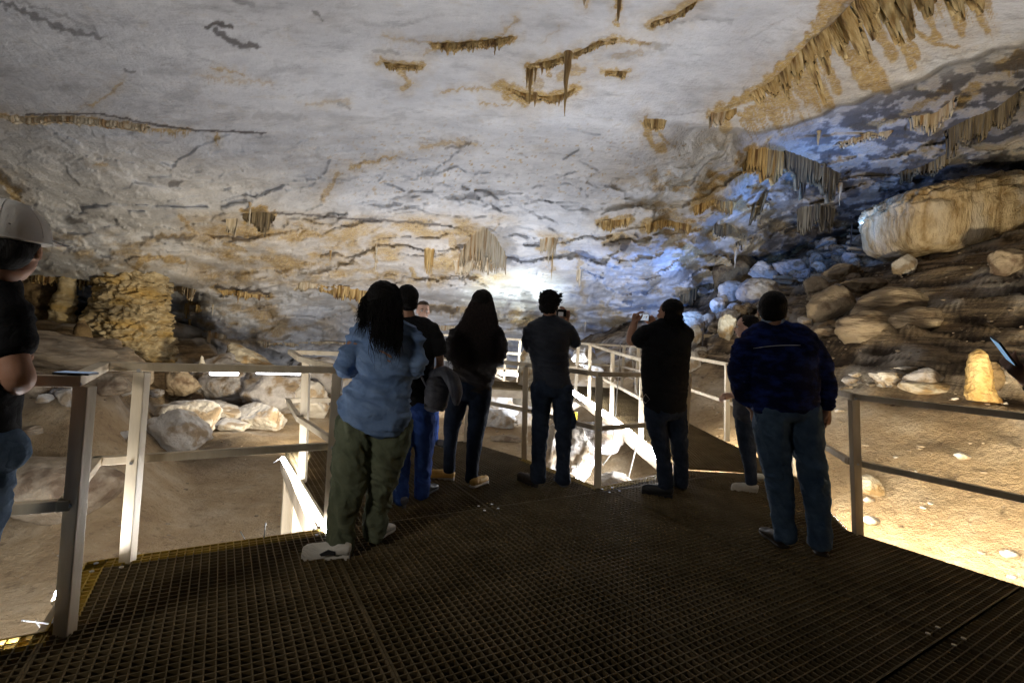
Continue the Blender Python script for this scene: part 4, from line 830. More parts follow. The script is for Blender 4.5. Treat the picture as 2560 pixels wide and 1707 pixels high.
# ------------------------------------------------------------------ stalactites and curtains
def stalactite(px, py, wpx, lpx, label, m=None, group=None, seed=0, Y=None, name='stalactite', lean=0.0, tip=0.12, n=14):
    P = ceil_at(px, py) if Y is None else aty(px, py, Y); Yd = P[1] - 0.02; s = Yd / F; L_ = lpx * s; r = wpx * s / 2; rs = np.random.RandomState(seed + int(px))
    pts = []; K = 9
    for k in range(-1, K + 1):
        t = max(k, -0.6) / K; pts.append((P[0] + lean * L_ * t + rs.normal() * r * 0.08, Yd, P[2] - L_ * t, max(r * (1 - t) ** 0.75 * (1 + 0.15 * rs.normal()) + r * tip * (1 - t), r * 0.06) * (1.5 if k < 0 else 1)))
    return chain(label, pts, M_C1 if m in (None, M_FLOW) else m, name=name, cat='stalactite', bump=0.25, fr=5 / max(r * 6, 0.2), seed=seed, nseg=n, nring=22, group=group)
def curtain(pts, lmin, lmax, label, m, seed=0, cell=5.0, depth=0.5, name='flowstone_curtain', cat='flowstone curtain', thick=0.10, group=None, Y=None, dY=0.0, lean=0.0, spiky=1.0, prof=None):
    """a hanging curtain along photograph points; its lower edge breaks into drips"""
    p = np.array(pts, float); Lx = np.r_[0, np.cumsum(np.hypot(*np.diff(p, axis=0).T))]; n = max(int(Lx[-1] / 1.4), 8); s_ = np.linspace(0, Lx[-1], n)
    px_ = np.interp(s_, Lx, p[:, 0]); py_ = np.interp(s_, Lx, p[:, 1]); rows = 12
    c = s_ / cell + seed * 7.1 + 0.9 * perlin(np.stack([s_ / (cell * 2.6), 0 * s_ + seed, 0 * s_ + 5], 1)); i = np.floor(c).astype(int); fr_ = c - i; h = (np.sin(i * 12.9898 + seed) * 43758.5453) % 1.0; h2 = (np.sin(i * 78.233 + seed * 3) * 12543.123) % 1.0
    big = perlin(np.stack([s_ / 38.0, 0 * s_ + seed, 0 * s_], 1))
    pr = np.interp(s_ / Lx[-1], [q[0] for q in prof], [q[1] for q in prof]) if prof else sstep(0, 0.08, s_ / Lx[-1]) * sstep(1, 0.92, s_ / Lx[-1])
    ln = (lmin + (lmax - lmin) * np.clip(0.5 + big, 0, 1) * (0.3 + 0.8 * h)) * pr * (1 - spiky * (0.15 + 0.6 * h2) * np.abs(2 * fr_ - 1) ** 1.5)
    base = np.array([ceil_at(a, b) if Y is None else aty(a, b, Y) for a, b in zip(px_, py_)]); 
    if Y is None:
        yy = base[:, 1]; k = np.ones(9) / 9; yy = np.convolve(np.pad(yy, 4, mode='edge'), k, 'valid'); yy = np.minimum(yy, base[:, 1]); base = base * 1.0; base = CAMP + (base - CAMP) * (yy / base[:, 1])[:, None]
    V = []; sc = base[:, 1] / F; fold = (1 - np.abs(2 * fr_ - 1) ** 2) * cell * depth * sc * (0.6 + 0.8 * h)
    for side in (0, 1):
        for r in range(rows):
            t = r / (rows - 1); dn = ln * sc * t; k_ = 1 - 0.5 * t
            off = (-fold * (0.5 + 0.5 * t) * (1.1 - t ** 3) - 0.03 + dY) if side == 0 else (thick * k_)
            zt = 0.5 * thick * (1 - t) if side == 0 else 0
            V.append(np.stack([base[:, 0] + lean * dn, base[:, 1] + off + (0.02 * perlin(np.stack([s_ / 9, 0 * s_ + t * 2, 0 * s_ + seed], 1)) if side == 0 else 0) + (thick * 0.5 if t == 1 else 0) * (side == 0) * 0, base[:, 2] - dn + (0.04 if r == 0 else 0)], 1))
    V = np.stack(V).reshape(2, rows, n, 3); P_ = V.reshape(-1, 3); gf = grid_faces(rows, n); Fc = np.concatenate([gf[:, ::-1], gf + rows * n]); bt = []
    for jx in range(n - 1):
        a = (rows - 1) * n + jx; b = rows * n + (rows - 1) * n + jx; bt.append([a, a + 1, b + 1, b]); a = jx; b = rows * n + jx; bt.append([a + 1, a, b, b + 1])
    Fc = np.concatenate([Fc, np.array(bt)]); o0 = P_[0].copy(); o = mesh_np(name, P_ - o0, Fc, m); o.location = o0; return tag(o, label, cat, group)
Vp = lambda L_: [(a * VS, b * VS) for a, b in L_]
CM = {'ochre flowstone': 0, 'golden flowstone': 1, 'pale flowstone': 2, 'brown flowstone': 3, 'pale dripstone': 2}
def cu(pts, a, b, label, m, *r, **k): return curtain(pts, a, b, label, (M_C1, M_C2, M_C3, M_C4)[CM[m.name]], *r, **k)
cu(Vp([(880, 145), (925, 150), (975, 150)]), 8, 26, 'small ochre drip fringe at the left end of the upper ceiling stains', M_FLOW, 1, 4.5)
cu(Vp([(985, 100), (1050, 102), (1110, 96), (1182, 86)]), 8, 32, 'ochre drip fringe along the crack high above the man with the bag', M_FLOW, 2, 4.5)
cu(Vp([(1160, 202), (1205, 216), (1255, 224), (1300, 216), (1326, 200)]), 8, 26, 'ochre drip fringe below the eye shaped ring on the ceiling', M_FLOW, 3, 5)
cu(Vp([(1212, 150), (1262, 142), (1308, 130)]), 8, 24, 'ochre drip fringe above the eye shaped ring on the ceiling', M_FLOW, 4, 5)
cu(Vp([(1315, 128), (1370, 100), (1420, 90)]), 5, 16, 'thin drip fringe right of the longest ceiling stalactite', M_FLOW, 5, 4)
cu(Vp([(1388, 165), (1440, 167)]), 8, 22, 'small ochre tuft right of the longest ceiling stalactite', M_FLOW, 6, 5)
cu(Vp([(1493, 55), (1545, 38), (1605, 0)]), 6, 20, 'ochre drip ridge at the top of the frame, right of centre', M_FLOW, 7, 5)
stalactite(1305 * v, 124 * v, 18, 158, 'longest single stalactite, ochre with a pale tip, hanging from the middle of the ceiling', M_FLOW, seed=3)
stalactite(1220 * v, 156 * v, 12, 94, 'second long ochre stalactite, left of the longest one', M_FLOW, seed=4)
stalactite(1246 * v, 148 * v, 9, 30, 'short ochre stalactite between the two long ones', M_FLOW, seed=5)
stalactite(1212 * v, 158 * v, 8, 52, 'thin ochre stalactite just left of the second long one', M_FLOW, seed=15)
stalactite(1231 * v, 152 * v, 8, 48, 'thin ochre stalactite just right of the second long one', M_FLOW, seed=16)
stalactite(1230 * v, 215 * v, 12, 36, 'stubby stalactite at the foot of the second long one', M_FLOW, seed=6)
stalactite(1138 * v, 95 * v, 9, 38, 'thin brown stalactite at the right end of the upper drip fringe', M_FLOW, seed=7)
stalactite(1422 * v, 0, 14, 60, 'ochre stalactite cut by the top of the frame', M_FLOW, seed=8); stalactite(1343 * v, -16, 13, 34, 'pale stub stalactite at the very top of the frame', M_FLOWP, seed=9)
# great drapery at the upper right: each fold is a leaning curtain
dr = [((1655, 262), (1690, 250), 44, 0.1), ((1722, 214), (1750, 200), 60, 0.5), ((1755, 196), (1785, 178), 68, 0.45), ((1785, 172), (1812, 148), 92, 0.30), ((1812, 145), (1838, 115), 120, 0.25), ((1838, 115), (1862, 90), 150, 0.42), ((1864, 92), (1892, 68), 140, 0.42),
      ((1895, 66), (1925, 42), 150, 0.55), ((1925, 40), (1960, 8), 190, 0.52), ((1962, 4), (2000, -16), 160, 0.5), ((2004, -10), (2040, -20), 170, 0.45), ((2045, -16), (2080, -22), 150, 0.42), ((2100, -20), (2140, -20), 105, 0.3), ((2170, -20), (2205, -20), 100, 0.3), ((2215, -20), (2245, -20), 90, 0.45)]
for k, (a, b, L_, ln) in enumerate(dr):
    cu(Vp([a, b]), L_ * 0.5, L_ * 1.0, ['golden', 'tan', 'ochre'][k % 3] + ' hanging drape, number %d from the left in the great drapery of the upper right' % (k + 1), [M_FLOW, M_FLOWG2, M_FLOW][k % 3], 20 + k, 12, depth=0.22, spiky=0.8, lean=ln, thick=0.06, group='folds of the great drapery', prof=[(0, 0.3), (0.35, 1), (0.7, 0.9), (1, 0.35)])
# middle and lower wall
cu(Vp([(672, 652), (700, 648), (735, 652)]), 14, 30, 'tan straw fringe left of the wide curtain on the back wall', M_FLOWP, 41, 4)
cu(Vp([(735, 655), (780, 658), (850, 668)]), 30, 52, 'wide ochre curtain of straws left of the head of the woman in denim', M_FLOW, 42, 4, prof=[(0, .5), (.3, .8), (.7, .8), (.85, 1.3), (1, .3)])
cu(Vp([(1055, 585), (1080, 545), (1110, 520), (1140, 545), (1164, 590)]), 62, 110, 'great tan bell shaped curtain in the middle of the back wall', M_FLOWP, 43, 6.5, thick=0.3, prof=[(0, .35), (.15, .7), (.4, 1.1), (.8, 1.0), (1, .55)])
cu(Vp([(1040, 600), (1100, 596), (1166, 590)]), 28, 48, 'lower straw fringe of the great bell shaped curtain', M_FLOWP, 44, 5, thick=0.25)
cu(Vp([(975, 572), (998, 572)]), 50, 84, 'narrow tan drip column left of the bell shaped curtain', M_FLOW, 45, 5)
cu(Vp([(560, 490), (600, 486), (630, 492)]), 40, 72, 'brown ochre tuft hanging under the long dark crack', M_FLOWD, 46, 5, prof=[(0, .3), (.4, .8), (.7, 1), (1, .3)])
cu(Vp([(520, 500), (530, 500), (545, 500)]), 30, 74, 'thin straw group left of the brown tuft', M_FLOWP, 47, 4)
cu(Vp([(50, 632), (120, 636), (200, 645), (300, 642), (400, 656)]), 10, 34, 'long ochre fringe over the left columns', M_FLOW, 48, 5)
cu(Vp([(385, 655), (420, 658), (448, 665)]), 14, 34, 'pale straw fringe right of the massive column', M_FLOWP, 49, 4.5)
cu(Vp([(425, 700), (445, 696), (462, 706)]), 30, 62, 'yellow fan of flowstone above the boulder row', M_FLOW, 50, 5, prof=[(0, 1.0), (.5, .6), (1, .3)])
cu(Vp([(470, 760), (495, 765), (520, 768)]), 30, 60, 'pale brown tassel of straws hanging low over the left rail', M_TIP, 51, 4)
cu(Vp([(500, 664), (560, 672), (620, 678)]), 6, 26, 'ragged fringe under the dark gap in the left wall', M_FLOW, 52, 5)
cu(Vp([(590, 785), (680, 788), (760, 786), (800, 790)]), 5, 16, 'row of tiny white straws just above the back rail on the left', M_TIP, 53, 4)
cu(Vp([(965, 745), (1030, 750), (1100, 752)]), 6, 20, 'tiny straw fringe between the woman with long hair and the bald man', M_FLOWP, 54, 4)
cu(Vp([(1240, 548), (1262, 545), (1282, 548)]), 30, 80, 'pale drip cluster right of the bell shaped curtain', M_FLOWP, 55, 5)
cu(Vp([(1325, 618), (1340, 618)]), 50, 76, 'single cream blade of flowstone on the bluish wall', M_FLOWP, 56, 9, prof=[(0, .4), (.5, 1), (1, .5)])
cu(Vp([(1560, 680), (1600, 660), (1640, 650), (1680, 648)]), 24, 62, 'grey brown ragged curtain under the blue ledge', M_FLOWD, 57, 6)
cu(Vp([(1380, 512), (1450, 500)]), 20, 36, 'pale ochre curtain on the broken wall right of centre', M_FLOW, 58, 6)
cu(Vp([(1480, 520), (1530, 505), (1590, 520)]), 14, 34, 'ochre fringe right of the pale ochre curtain', M_FLOW, 59, 6)
cu(Vp([(1590, 475), (1640, 458), (1690, 470)]), 16, 38, 'ochre ledge fringe below the near slab', M_FLOW, 60, 6)
cu(Vp([(1640, 515), (1680, 520), (1710, 545)]), 26, 48, 'hanging brown flowstone lobes over the blue wall', M_FLOWD, 61, 7)
cu(Vp([(1730, 475), (1745, 455), (1765, 440)]), 50, 80, 'fan shaped brown drape under the thick ochre curtain', M_FLOWD, 62, 6, lean=-0.2)
cu(Vp([(1715, 350), (1750, 340), (1800, 350)]), 70, 105, 'thick ochre layered curtain under the edge of the near slab', M_FLOW, 63, 9, thick=0.3, prof=[(0, .6), (.4, .8), (.8, 1), (1, .7)])
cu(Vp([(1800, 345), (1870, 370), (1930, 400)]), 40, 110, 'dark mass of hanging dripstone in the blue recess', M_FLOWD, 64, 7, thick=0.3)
cu(Vp([(1830, 480), (1880, 470), (1920, 480)]), 40, 90, 'lower dark dripstone mass in the blue recess', M_FLOWD, 65, 8)
cu(Vp([(1925, 330), (1990, 310), (2050, 300)]), 10, 30, 'pale fringe hanging below the edge of the near slab', M_FLOWP, 66, 6)
cu(Vp([(2090, 270), (2150, 260), (2200, 220)]), 30, 60, 'tan lobes below the edge of the near slab, far right', M_FLOWP, 67, 9)
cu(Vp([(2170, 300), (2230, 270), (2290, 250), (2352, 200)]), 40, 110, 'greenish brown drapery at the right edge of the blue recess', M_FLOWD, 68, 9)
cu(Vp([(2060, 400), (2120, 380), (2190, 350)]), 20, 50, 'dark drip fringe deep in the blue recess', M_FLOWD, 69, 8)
cu(Vp([(1630, 262), (1665, 258)]), 26, 40, 'rounded tan stub curtain at the left end of the great drapery', M_FLOWP, 70, 12)
cu(Vp([(1478, 275), (1500, 276), (1530, 280)]), 14, 46, 'thin ochre drip under the ledge right of the longest stalactite', M_FLOW, 71, 6)
cu(Vp([(0, 266), (60, 272), (150, 270), (250, 280), (350, 292)]), 8, 24, 'low tan curtain below the long dark crack at upper left', M_FLOWP, 72, 9, spiky=0.3)
sg = 'single straws and stalactites of the back wall'
for k, (x, y, w_, L_, t) in enumerate([(390, 668, 9, 58, 'white stalactite right of the massive column'), (440, 690, 10, 88, 'long yellow pointed stalactite over the boulder row'), (193, 652, 6, 28, 'small stalactite between the two left columns'), (1262, 560, 6, 60, 'pale slender stalactite right of the bell shaped curtain'),
        (1272, 545, 5, 110, 'long white straw above the man taking a picture'), (576, 470, 5, 70, 'thin straw beside the brown tuft'), (1345, 740, 5, 40, 'little straw right of the raised camera'), (1050, 705, 5, 16, 'tiny white straw above the far man'),
        (1930, 420, 9, 60, 'pale slender stalactite inside the dark dripstone mass'), (1880, 300, 9, 40, 'stub hanging in the shade under the near slab'), (760, 575, 5, 30, 'short brown drip on the tan wall'), (866, 560, 7, 70, 'vertical tan drip on the wall above the denim shirt'),
        (490, 700, 5, 30, 'short straw left of the ragged fringe'), (548, 678, 5, 22, 'short straw under the ragged fringe'), (1690, 570, 9, 50, 'ochre hook shaped drip above the spotlit rocks')]):
    stalactite(x * v, y * v, w_, L_, t, [M_TIP, M_FLOW, M_FLOWP][k % 3], sg, 30 + k)
# ------------------------------------------------------------------ wooden steps up the slope
M_LOG = mat('step wood', (0.26, 0.20, 0.13), 0.8, (0.42, 0.35, 0.25), 4, bump=0.3, stretch=(0.4, 4, 4))
st = tag(empty('earth_staircase', tuple(ground_at(1690, 872))), 'flight of plain wooden steps climbing the slope between the rubble heaps', 'staircase')
steps = [(1705, 872, 56), (1745, 855, 52), (1775, 843, 50)] + [(1955 + 1.5 * k, 800 - 13 * k, 72 - k) for k in range(9)] + [(1975, 672, 60), (1985, 655, 58)] + [(2150, 640 - 15 * k, 60) for k in range(5)]
for x, y, w_ in steps:
    P = ground_at(x, y); s = P[1] / F * w_ / 2; g = MB(); zz = P[2] + 0.03; g.beam([P[0] - s, P[1], zz], [P[0] + s, P[1] + 0.12, zz + 0.01], 0.12, 0.09); keep(g.build('step', M_LOG, bevel=0.01), st)
for k, (x, y, h) in enumerate([(1756, 862, 60), (2023, 705, 55), (2125, 640, 80)]):
    P = ground_at(x, y); o = MB(); o.tube([[0, 0, -0.05], [0, 0, h * P[1] / F]], 0.018, 6); o = o.build('handrail_post', mat('dark post', (0.06, 0.05, 0.045), 0.5)); o.location = P
    tag(o, ['thin dark iron post beside the lowest steps', 'thin dark iron post left of the middle of the steps', 'tall thin dark iron post at the top of the steps'][k], 'post')
# cables
g = MB(); a = aty(1583, 870, 7.6); pts = [aty(x, y, Yd) for x, y, Yd in [(1551, 860, 8.0), (1549, 900, 7.6), (1545, 950, 7.2), (1540, 1010, 6.9), (1537, 1060, 6.6), (1532, 1110, 6.3), (1524, 1140, 6.2), (1508, 1160, 6.0)]]
o = g.tube(pts, 0.008, 6); o = g.build('cable', M_CABLE, smooth=True); tag(o, 'pale cable hanging from the branch walkway rail down past the light tube', 'cable')
g = MB(); g.tube([aty(x, y, Yd) for x, y, Yd in [(1590, 1115, 6.0), (1582, 1150, 5.9), (1572, 1190, 5.8), (1568, 1212, 5.7)]], 0.009, 6); tag(g.build('cable', M_CABLE, smooth=True), 'short pale cable running down to the low lit rock', 'cable')
g = MB(); g.tube([aty(x, y, Yd) for x, y, Yd in [(1580, 880, 8.6), (1584, 930, 8.2), (1592, 980, 7.8), (1600, 1000, 7.6)]], 0.008, 6); tag(g.build('cable', M_CABLE, smooth=True), 'thin cable looped behind the near post of the branch walkway', 'cable')
M_TIE = mat('lit tie', (0.9, 0.9, 0.9), 0.4)
for k, (a, b) in enumerate([((601, 1328), (612, 1348)), ((664, 1306), (660, 1344)), ((684, 1156), (704, 1143)), ((55, 1550), (122, 1558)), ((88, 1550), (112, 1582)), ((64, 1594), (118, 1586)), ((118, 1586), (137, 1540))]):
    Yk = [2.85, 3.0, 4.8, 2.1, 2.1, 2.05, 2.06][k]; g = MB(); g.tube([aty(*a, Yk), aty(*b, Yk)], 0.0035, 6); tag(g.build('cable_tie', M_TIE, smooth=True), ['white cable tie end poking up behind the yellow edge, the left one', 'white cable tie end poking up behind the yellow edge, the right one', 'white tie end at the far tip of the left light tube', 'long white tie end at the lower left post', 'slanting white tie end at the lower left post', 'white tie end lying along the yellow edge at lower left', 'upright white tie end touching the lower left post'][k], 'cable tie')
g = MB(); P = aty(1437, 1040, 8.4); g.beam(P + [0, 0, 0.07], P - [0, 0, 0.07], 0.085, 0.01, side=[1, 0, 0]); tag(g.build('warning_tag', mat('yellow tag', (0.7, 0.5, 0.02), 0.5)), 'small yellow tag on the side of the branch walkway', 'tag')
# ------------------------------------------------------------------ people
def ell_section(P, T, rx, ry, n, X=np.array([1.0, 0, 0]), rot=0.0):
    T = T / (np.linalg.norm(T) + 1e-9); a = np.cross(T, [0, 1.0, 0]) if abs(T[1]) < 0.85 else X - T * (T @ X)
    a = a / np.linalg.norm(a); b = np.cross(a, T); an = np.linspace(0, 2 * math.pi, n, endpoint=False)
    return P + np.outer(np.cos(an) * rx, a) + np.outer(np.sin(an) * ry, b)
class Cloth:
    """closed overlapping forms that become one continuous skin"""
    def __init__(s): s.V = []; s.F = []; s.n = 0
    def raw(s, V, Fc): s.V.append(np.asarray(V, float)); s.F += [tuple(int(a) + s.n for a in q) for q in Fc]; s.n += len(V)
    def loft(s, pts, n=20, sub=5, cap=0.5):
        """pts: world (x, y, z, rx, ry); smooth ends"""
        p = np.array(pts, float)
        if len(p) > 2:      # smooth the chain
            t = np.arange(len(p)); tt = np.linspace(0, len(p) - 1, (len(p) - 1) * sub + 1); q = []
            for c in range(5):
                y = p[:, c]; m = np.gradient(y); i = np.clip(tt.astype(int), 0, len(p) - 2); u = tt - i
                q.append((2 * u**3 - 3 * u**2 + 1) * y[i] + (u**3 - 2 * u**2 + u) * m[i] + (-2 * u**3 + 3 * u**2) * y[i + 1] + (u**3 - u**2) * m[i + 1])
            p = np.stack(q, 1)
        p[:, 3:] = np.maximum(p[:, 3:], 0.002)
        T0 = p[1, :3] - p[0, :3]; T0 /= np.linalg.norm(T0); T1 = p[-1, :3] - p[-2, :3]; T1 /= np.linalg.norm(T1)
        ring = []; 
        for k in (1.0, 0.75, 0.4): ring.append((p[0, :3] - T0 * p[0, 3:].min() * cap * math.sin(k * math.pi / 2), T0, math.cos(k * math.pi / 2) + 0.02, p[0, 3], p[0, 4]))
        for i in range(len(p)):
            T = p[min(i + 1, len(p) - 1), :3] - p[max(i - 1, 0), :3]; ring.append((p[i, :3], T, 1.0, p[i, 3], p[i, 4]))
        for k in (0.4, 0.75, 1.0): ring.append((p[-1, :3] + T1 * p[-1, 3:].min() * cap * math.sin(k * math.pi / 2), T1, math.cos(k * math.pi / 2) + 0.02, p[-1, 3], p[-1, 4]))
        V = np.concatenate([ell_section(c, T, max(rx * k, 0.001), max(ry * k, 0.001), n) for c, T, k, rx, ry in ring]); m = len(ring)
        Fc = [tuple(q) for q in grid_faces(m, n, True)] + [tuple(range(n))[::-1], tuple((m - 1) * n + k for k in range(n))]
        s.raw(V, Fc)
    def ell(s, c, r, R=None, sub=3):
        V, Fc = ico(sub); V = V * np.array(r)
        if R is not None: V = V @ np.asarray(R).T
        s.raw(V + np.asarray(c), Fc)
    def build(s, name, m, parent=None, voxel=0.010, smooth=5, fold=0.0, fscale=1.0, seed=0, fold_w=None, origin=None, fold_dir=(0.5, 0.5, 1.4), sub=0):
        V = np.concatenate(s.V); o0 = np.array(origin) if origin is not None else V.mean(0)
        me = bpy.data.meshes.new(name); me.from_pydata([tuple(v) for v in V - o0], [], s.F); me.update()
        o = bpy.data.objects.new(name, me); COL.objects.link(o)
        rm = o.modifiers.new('r', 'REMESH'); rm.mode = 'VOXEL'; rm.voxel_size = voxel; rm.use_smooth_shade = True
        sm = o.modifiers.new('s', 'SMOOTH'); sm.factor = 0.5; sm.iterations = smooth
        bpy.context.view_layer.update(); ev = o.evaluated_get(bpy.context.evaluated_depsgraph_get()); me2 = bpy.data.meshes.new_from_object(ev); o.modifiers.clear(); o.data = me2; me2.name = name; bpy.data.meshes.remove(me)
        if fold:
            n = len(me2.vertices); co = np.empty(n * 3, np.float32); me2.vertices.foreach_get('co', co); co = co.reshape(-1, 3).astype(float); nr = np.empty(n * 3, np.float32); me2.vertices.foreach_get('normal', nr); nr = nr.reshape(-1, 3)
            W_ = co + o0; q = W_ * np.array(fold_dir) * 7 * fscale + seed; q[:, 0] += 0.8 * q[:, 2]; q[:, 2] *= 0.8; wv = fbm(q * 0.5, 2); f = ridged(q + wv[:, None] * 1.3, 2) - 0.5 + 0.6 * fbm(q * 1.9 + 5, 3)
            wt = fold_w(W_) if fold_w else 1.0
            co = co + nr * (fold * f * wt)[:, None]; me2.vertices.foreach_set('co', co.astype(np.float32).ravel()); me2.update()
        me2.polygons.foreach_set('use_smooth', [True] * len(me2.polygons)); me2.materials.clear(); me2.materials.append(m)
        o.location = o0
        if parent: o.parent = parent; o.location = Vector(o0) - parent.location
        return o
def rotm(yaw, pitch=0.0, roll=0.0):
    """columns: right, forward, up. yaw 0 looks away from the camera, positive turns to the right"""
    cy, sy = math.cos(yaw), math.sin(yaw); f = np.array([sy, cy, 0]); r = np.array([cy, -sy, 0]); u = np.array([0, 0, 1.0])
    cp, sp = math.cos(pitch), math.sin(pitch); f2 = f * cp + u * sp; u2 = u * cp - f * sp
    cr, sr = math.cos(roll), math.sin(roll); r3 = r * cr + u2 * sr; u3 = u2 * cr - r * sr
    return np.stack([r3, f2, u3], 1)
def head_forms(c, C, R, k=1.0, face=True):
    """a head (height about 0.235 k) round C"""
    g = lambda x, y, z: C + R @ (np.array([x, y, z]) * k)
    c.ell(g(0, -0.012, 0.035), np.array([0.074, 0.094, 0.082]) * k, R); c.ell(g(0, 0.022, -0.030), np.array([0.060, 0.066, 0.078]) * k, R)
    c.ell(g(0, 0.050, -0.085), np.array([0.030, 0.028, 0.024]) * k, R); c.ell(g(0, 0.010, -0.062), np.array([0.054, 0.052, 0.040]) * k, R)
    for s in (-1, 1):
        c.ell(g(0.074 * s, -0.008, -0.012), np.array([0.010, 0.020, 0.031]) * k, R, 2); c.ell(g(0.070 * s, 0.004, -0.018), np.array([0.008, 0.010, 0.014]) * k, R, 2)
        if face: c.ell(g(0.036 * s, 0.064, -0.022), np.array([0.020, 0.016, 0.018]) * k, R, 2); c.ell(g(0.030 * s, 0.076, 0.016), np.array([0.024, 0.010, 0.008]) * k, R, 2)
    if face:
        for z, y, r in ((0.006, 0.083, 0.008), (-0.008, 0.090, 0.010), (-0.022, 0.100, 0.012), (-0.030, 0.092, 0.016)): c.ell(g(0, y, z), np.array([r, r * 1.1, 0.012]) * k, R, 2)
        c.ell(g(0, 0.084, -0.052), np.array([0.022, 0.009, 0.006]) * k, R, 2); c.ell(g(0, 0.082, -0.063), np.array([0.019, 0.009, 0.006]) * k, R, 2)
def hand_forms(c, Wr, dirv, pn, side=1, curl=0.6, k=1.0, spread=0.12, thumb=0.7):
    """wrist Wr, direction of the palm, palm normal pn (towards the inside of the grip)"""
    d = np.array(dirv, float); d /= np.linalg.norm(d); n = np.array(pn, float); n -= d * (n @ d); n /= np.linalg.norm(n); a = np.cross(d, n) * side
    P = lambda x, y, z: Wr + (a * x + d * y + n * z) * k
    c.loft([(*P(0, -0.01, 0), 0.026 * k, 0.020 * k), (*P(0, 0.03, 0), 0.036 * k, 0.017 * k), (*P(0, 0.065, 0.002), 0.041 * k, 0.015 * k), (*P(0, 0.088, 0.004), 0.038 * k, 0.012 * k)], n=14)
    for i, (x, ln, w_) in enumerate(((-0.029, 0.070, 0.0080), (-0.010, 0.080, 0.0085), (0.010, 0.075, 0.0082), (0.028, 0.060, 0.0072))):
        b = P(x, 0.085, 0.003); ang = 0.15; pts = [(*P(x, 0.07, 0.002), w_ * k * 1.05, w_ * k * 1.05)]; q = b; sp = (x / 0.03) * spread
        for j, fr in enumerate((0.45, 0.32, 0.23)):
            ang += curl * (0.75 if j == 0 else 1.0) + 0.05 * i; pts.append((*q, w_ * k * (1.05 - 0.08 * j), w_ * k * (1.0 - 0.08 * j)))
            q = q + (d * math.cos(ang) + n * math.sin(ang) + a * sp) * ln * fr * k
        pts.append((*q, w_ * k * 0.78, w_ * k * 0.75)); c.loft(pts, n=10, sub=3, cap=0.9)
    t0 = P(-0.026, 0.018, 0.006); t1 = P(-0.050, 0.045, 0.020 + 0.01 * thumb); t2 = P(-0.054, 0.072, 0.030 + 0.02 * thumb); t3 = P(-0.046, 0.092, 0.034 + 0.025 * thumb)
    c.loft([(*t0, 0.015 * k, 0.014 * k), (*t1, 0.0125 * k, 0.012 * k), (*t2, 0.0100 * k, 0.010 * k), (*t3, 0.0080 * k, 0.008 * k)], n=10, sub=3, cap=0.9)
SKIN = lambda n, a, b: mat(n, a, 0.55, b, 12, bump=0.05, bscale=90, spec=0.35)
M_SKIN = SKIN('skin tanned', (0.36, 0.185, 0.115), (0.42, 0.23, 0.145)); M_SKINL = SKIN('skin light', (0.58, 0.36, 0.27), (0.64, 0.41, 0.31))
M_HAIR = mat('black hair', (0.004, 0.0035, 0.003), 0.6, (0.009, 0.007, 0.006), 60, bump=0.6, bscale=120, spec=0.15, stretch=(1, 1, 0.15))
M_EYE = mat('eye white', (0.6, 0.6, 0.58), 0.3); M_IRIS = mat('iris', (0.03, 0.02, 0.015), 0.2)
def cloth_mat(name, c1, c2, sc=5, rough=0.9, bump=0.25, bs=160, **k): return mat(name, c1, rough, c2, sc, bump=bump, bscale=bs, spec=k.pop('spec', 0.15), crease=k.pop('crease', 0.28), **k)
M_DENSH = cloth_mat('faded denim shirt', (0.12, 0.195, 0.35), (0.20, 0.295, 0.47), 7); M_OLIVE = cloth_mat('olive cotton', (0.10, 0.115, 0.07), (0.16, 0.175, 0.11), 6)
M_BLACK = cloth_mat('black cotton', (0.006, 0.006, 0.007), (0.012, 0.012, 0.013)); M_JEANB = cloth_mat('bright blue jeans', (0.02, 0.05, 0.20), (0.04, 0.09, 0.32), 8)
M_JEAND = cloth_mat('dark jeans', (0.012, 0.018, 0.032), (0.028, 0.04, 0.065), 8); M_JEANM = cloth_mat('mid blue jeans', (0.045, 0.08, 0.14), (0.09, 0.145, 0.22), 9)
M_GREYJ = cloth_mat('charcoal jacket', (0.030, 0.027, 0.026), (0.055, 0.048, 0.046), 6); M_NAVY = cloth_mat('dark navy jacket', (0.010, 0.013, 0.022), (0.022, 0.027, 0.040), 5, rough=0.6, spec=0.3)
M_CAMO = cloth_mat('mottled blue jacket', (0.005, 0.008, 0.04), (0.015, 0.04, 0.22), 9, contrast=(0.46, 0.72), stretch=(1, 1, 2.0)); M_SHOEW = cloth_mat('white canvas shoe', (0.62, 0.58, 0.50), (0.72, 0.68, 0.60), 10, bump=0.1)
M_SOLE = mat('white rubber sole', (0.66, 0.62, 0.55), 0.6, (0.55, 0.51, 0.44), 12); M_SHOEB = mat('black shoe', (0.010, 0.010, 0.011), 0.5, (0.02, 0.02, 0.022), 12); M_SHOET = mat('tan shoe', (0.55, 0.31, 0.06), 0.6, (0.68, 0.42, 0.12), 14, bump=0.2)
M_PALEB = cloth_mat('pale blue cloth', (0.30, 0.38, 0.52), (0.38, 0.46, 0.60)); M_CAP = cloth_mat('off white cap', (0.66, 0.63, 0.58), (0.74, 0.71, 0.66), 10, bump=0.15, crease=0); M_DKGREY = cloth_mat('grey bag cloth', (0.085, 0.085, 0.095), (0.15, 0.15, 0.165), 7)
M_SHOEBR = mat('dark brown shoe', (0.03, 0.022, 0.018), 0.6, (0.05, 0.04, 0.03), 12); M_TAN = cloth_mat('pale beige cloth', (0.4, 0.36, 0.3), (0.5, 0.45, 0.38))
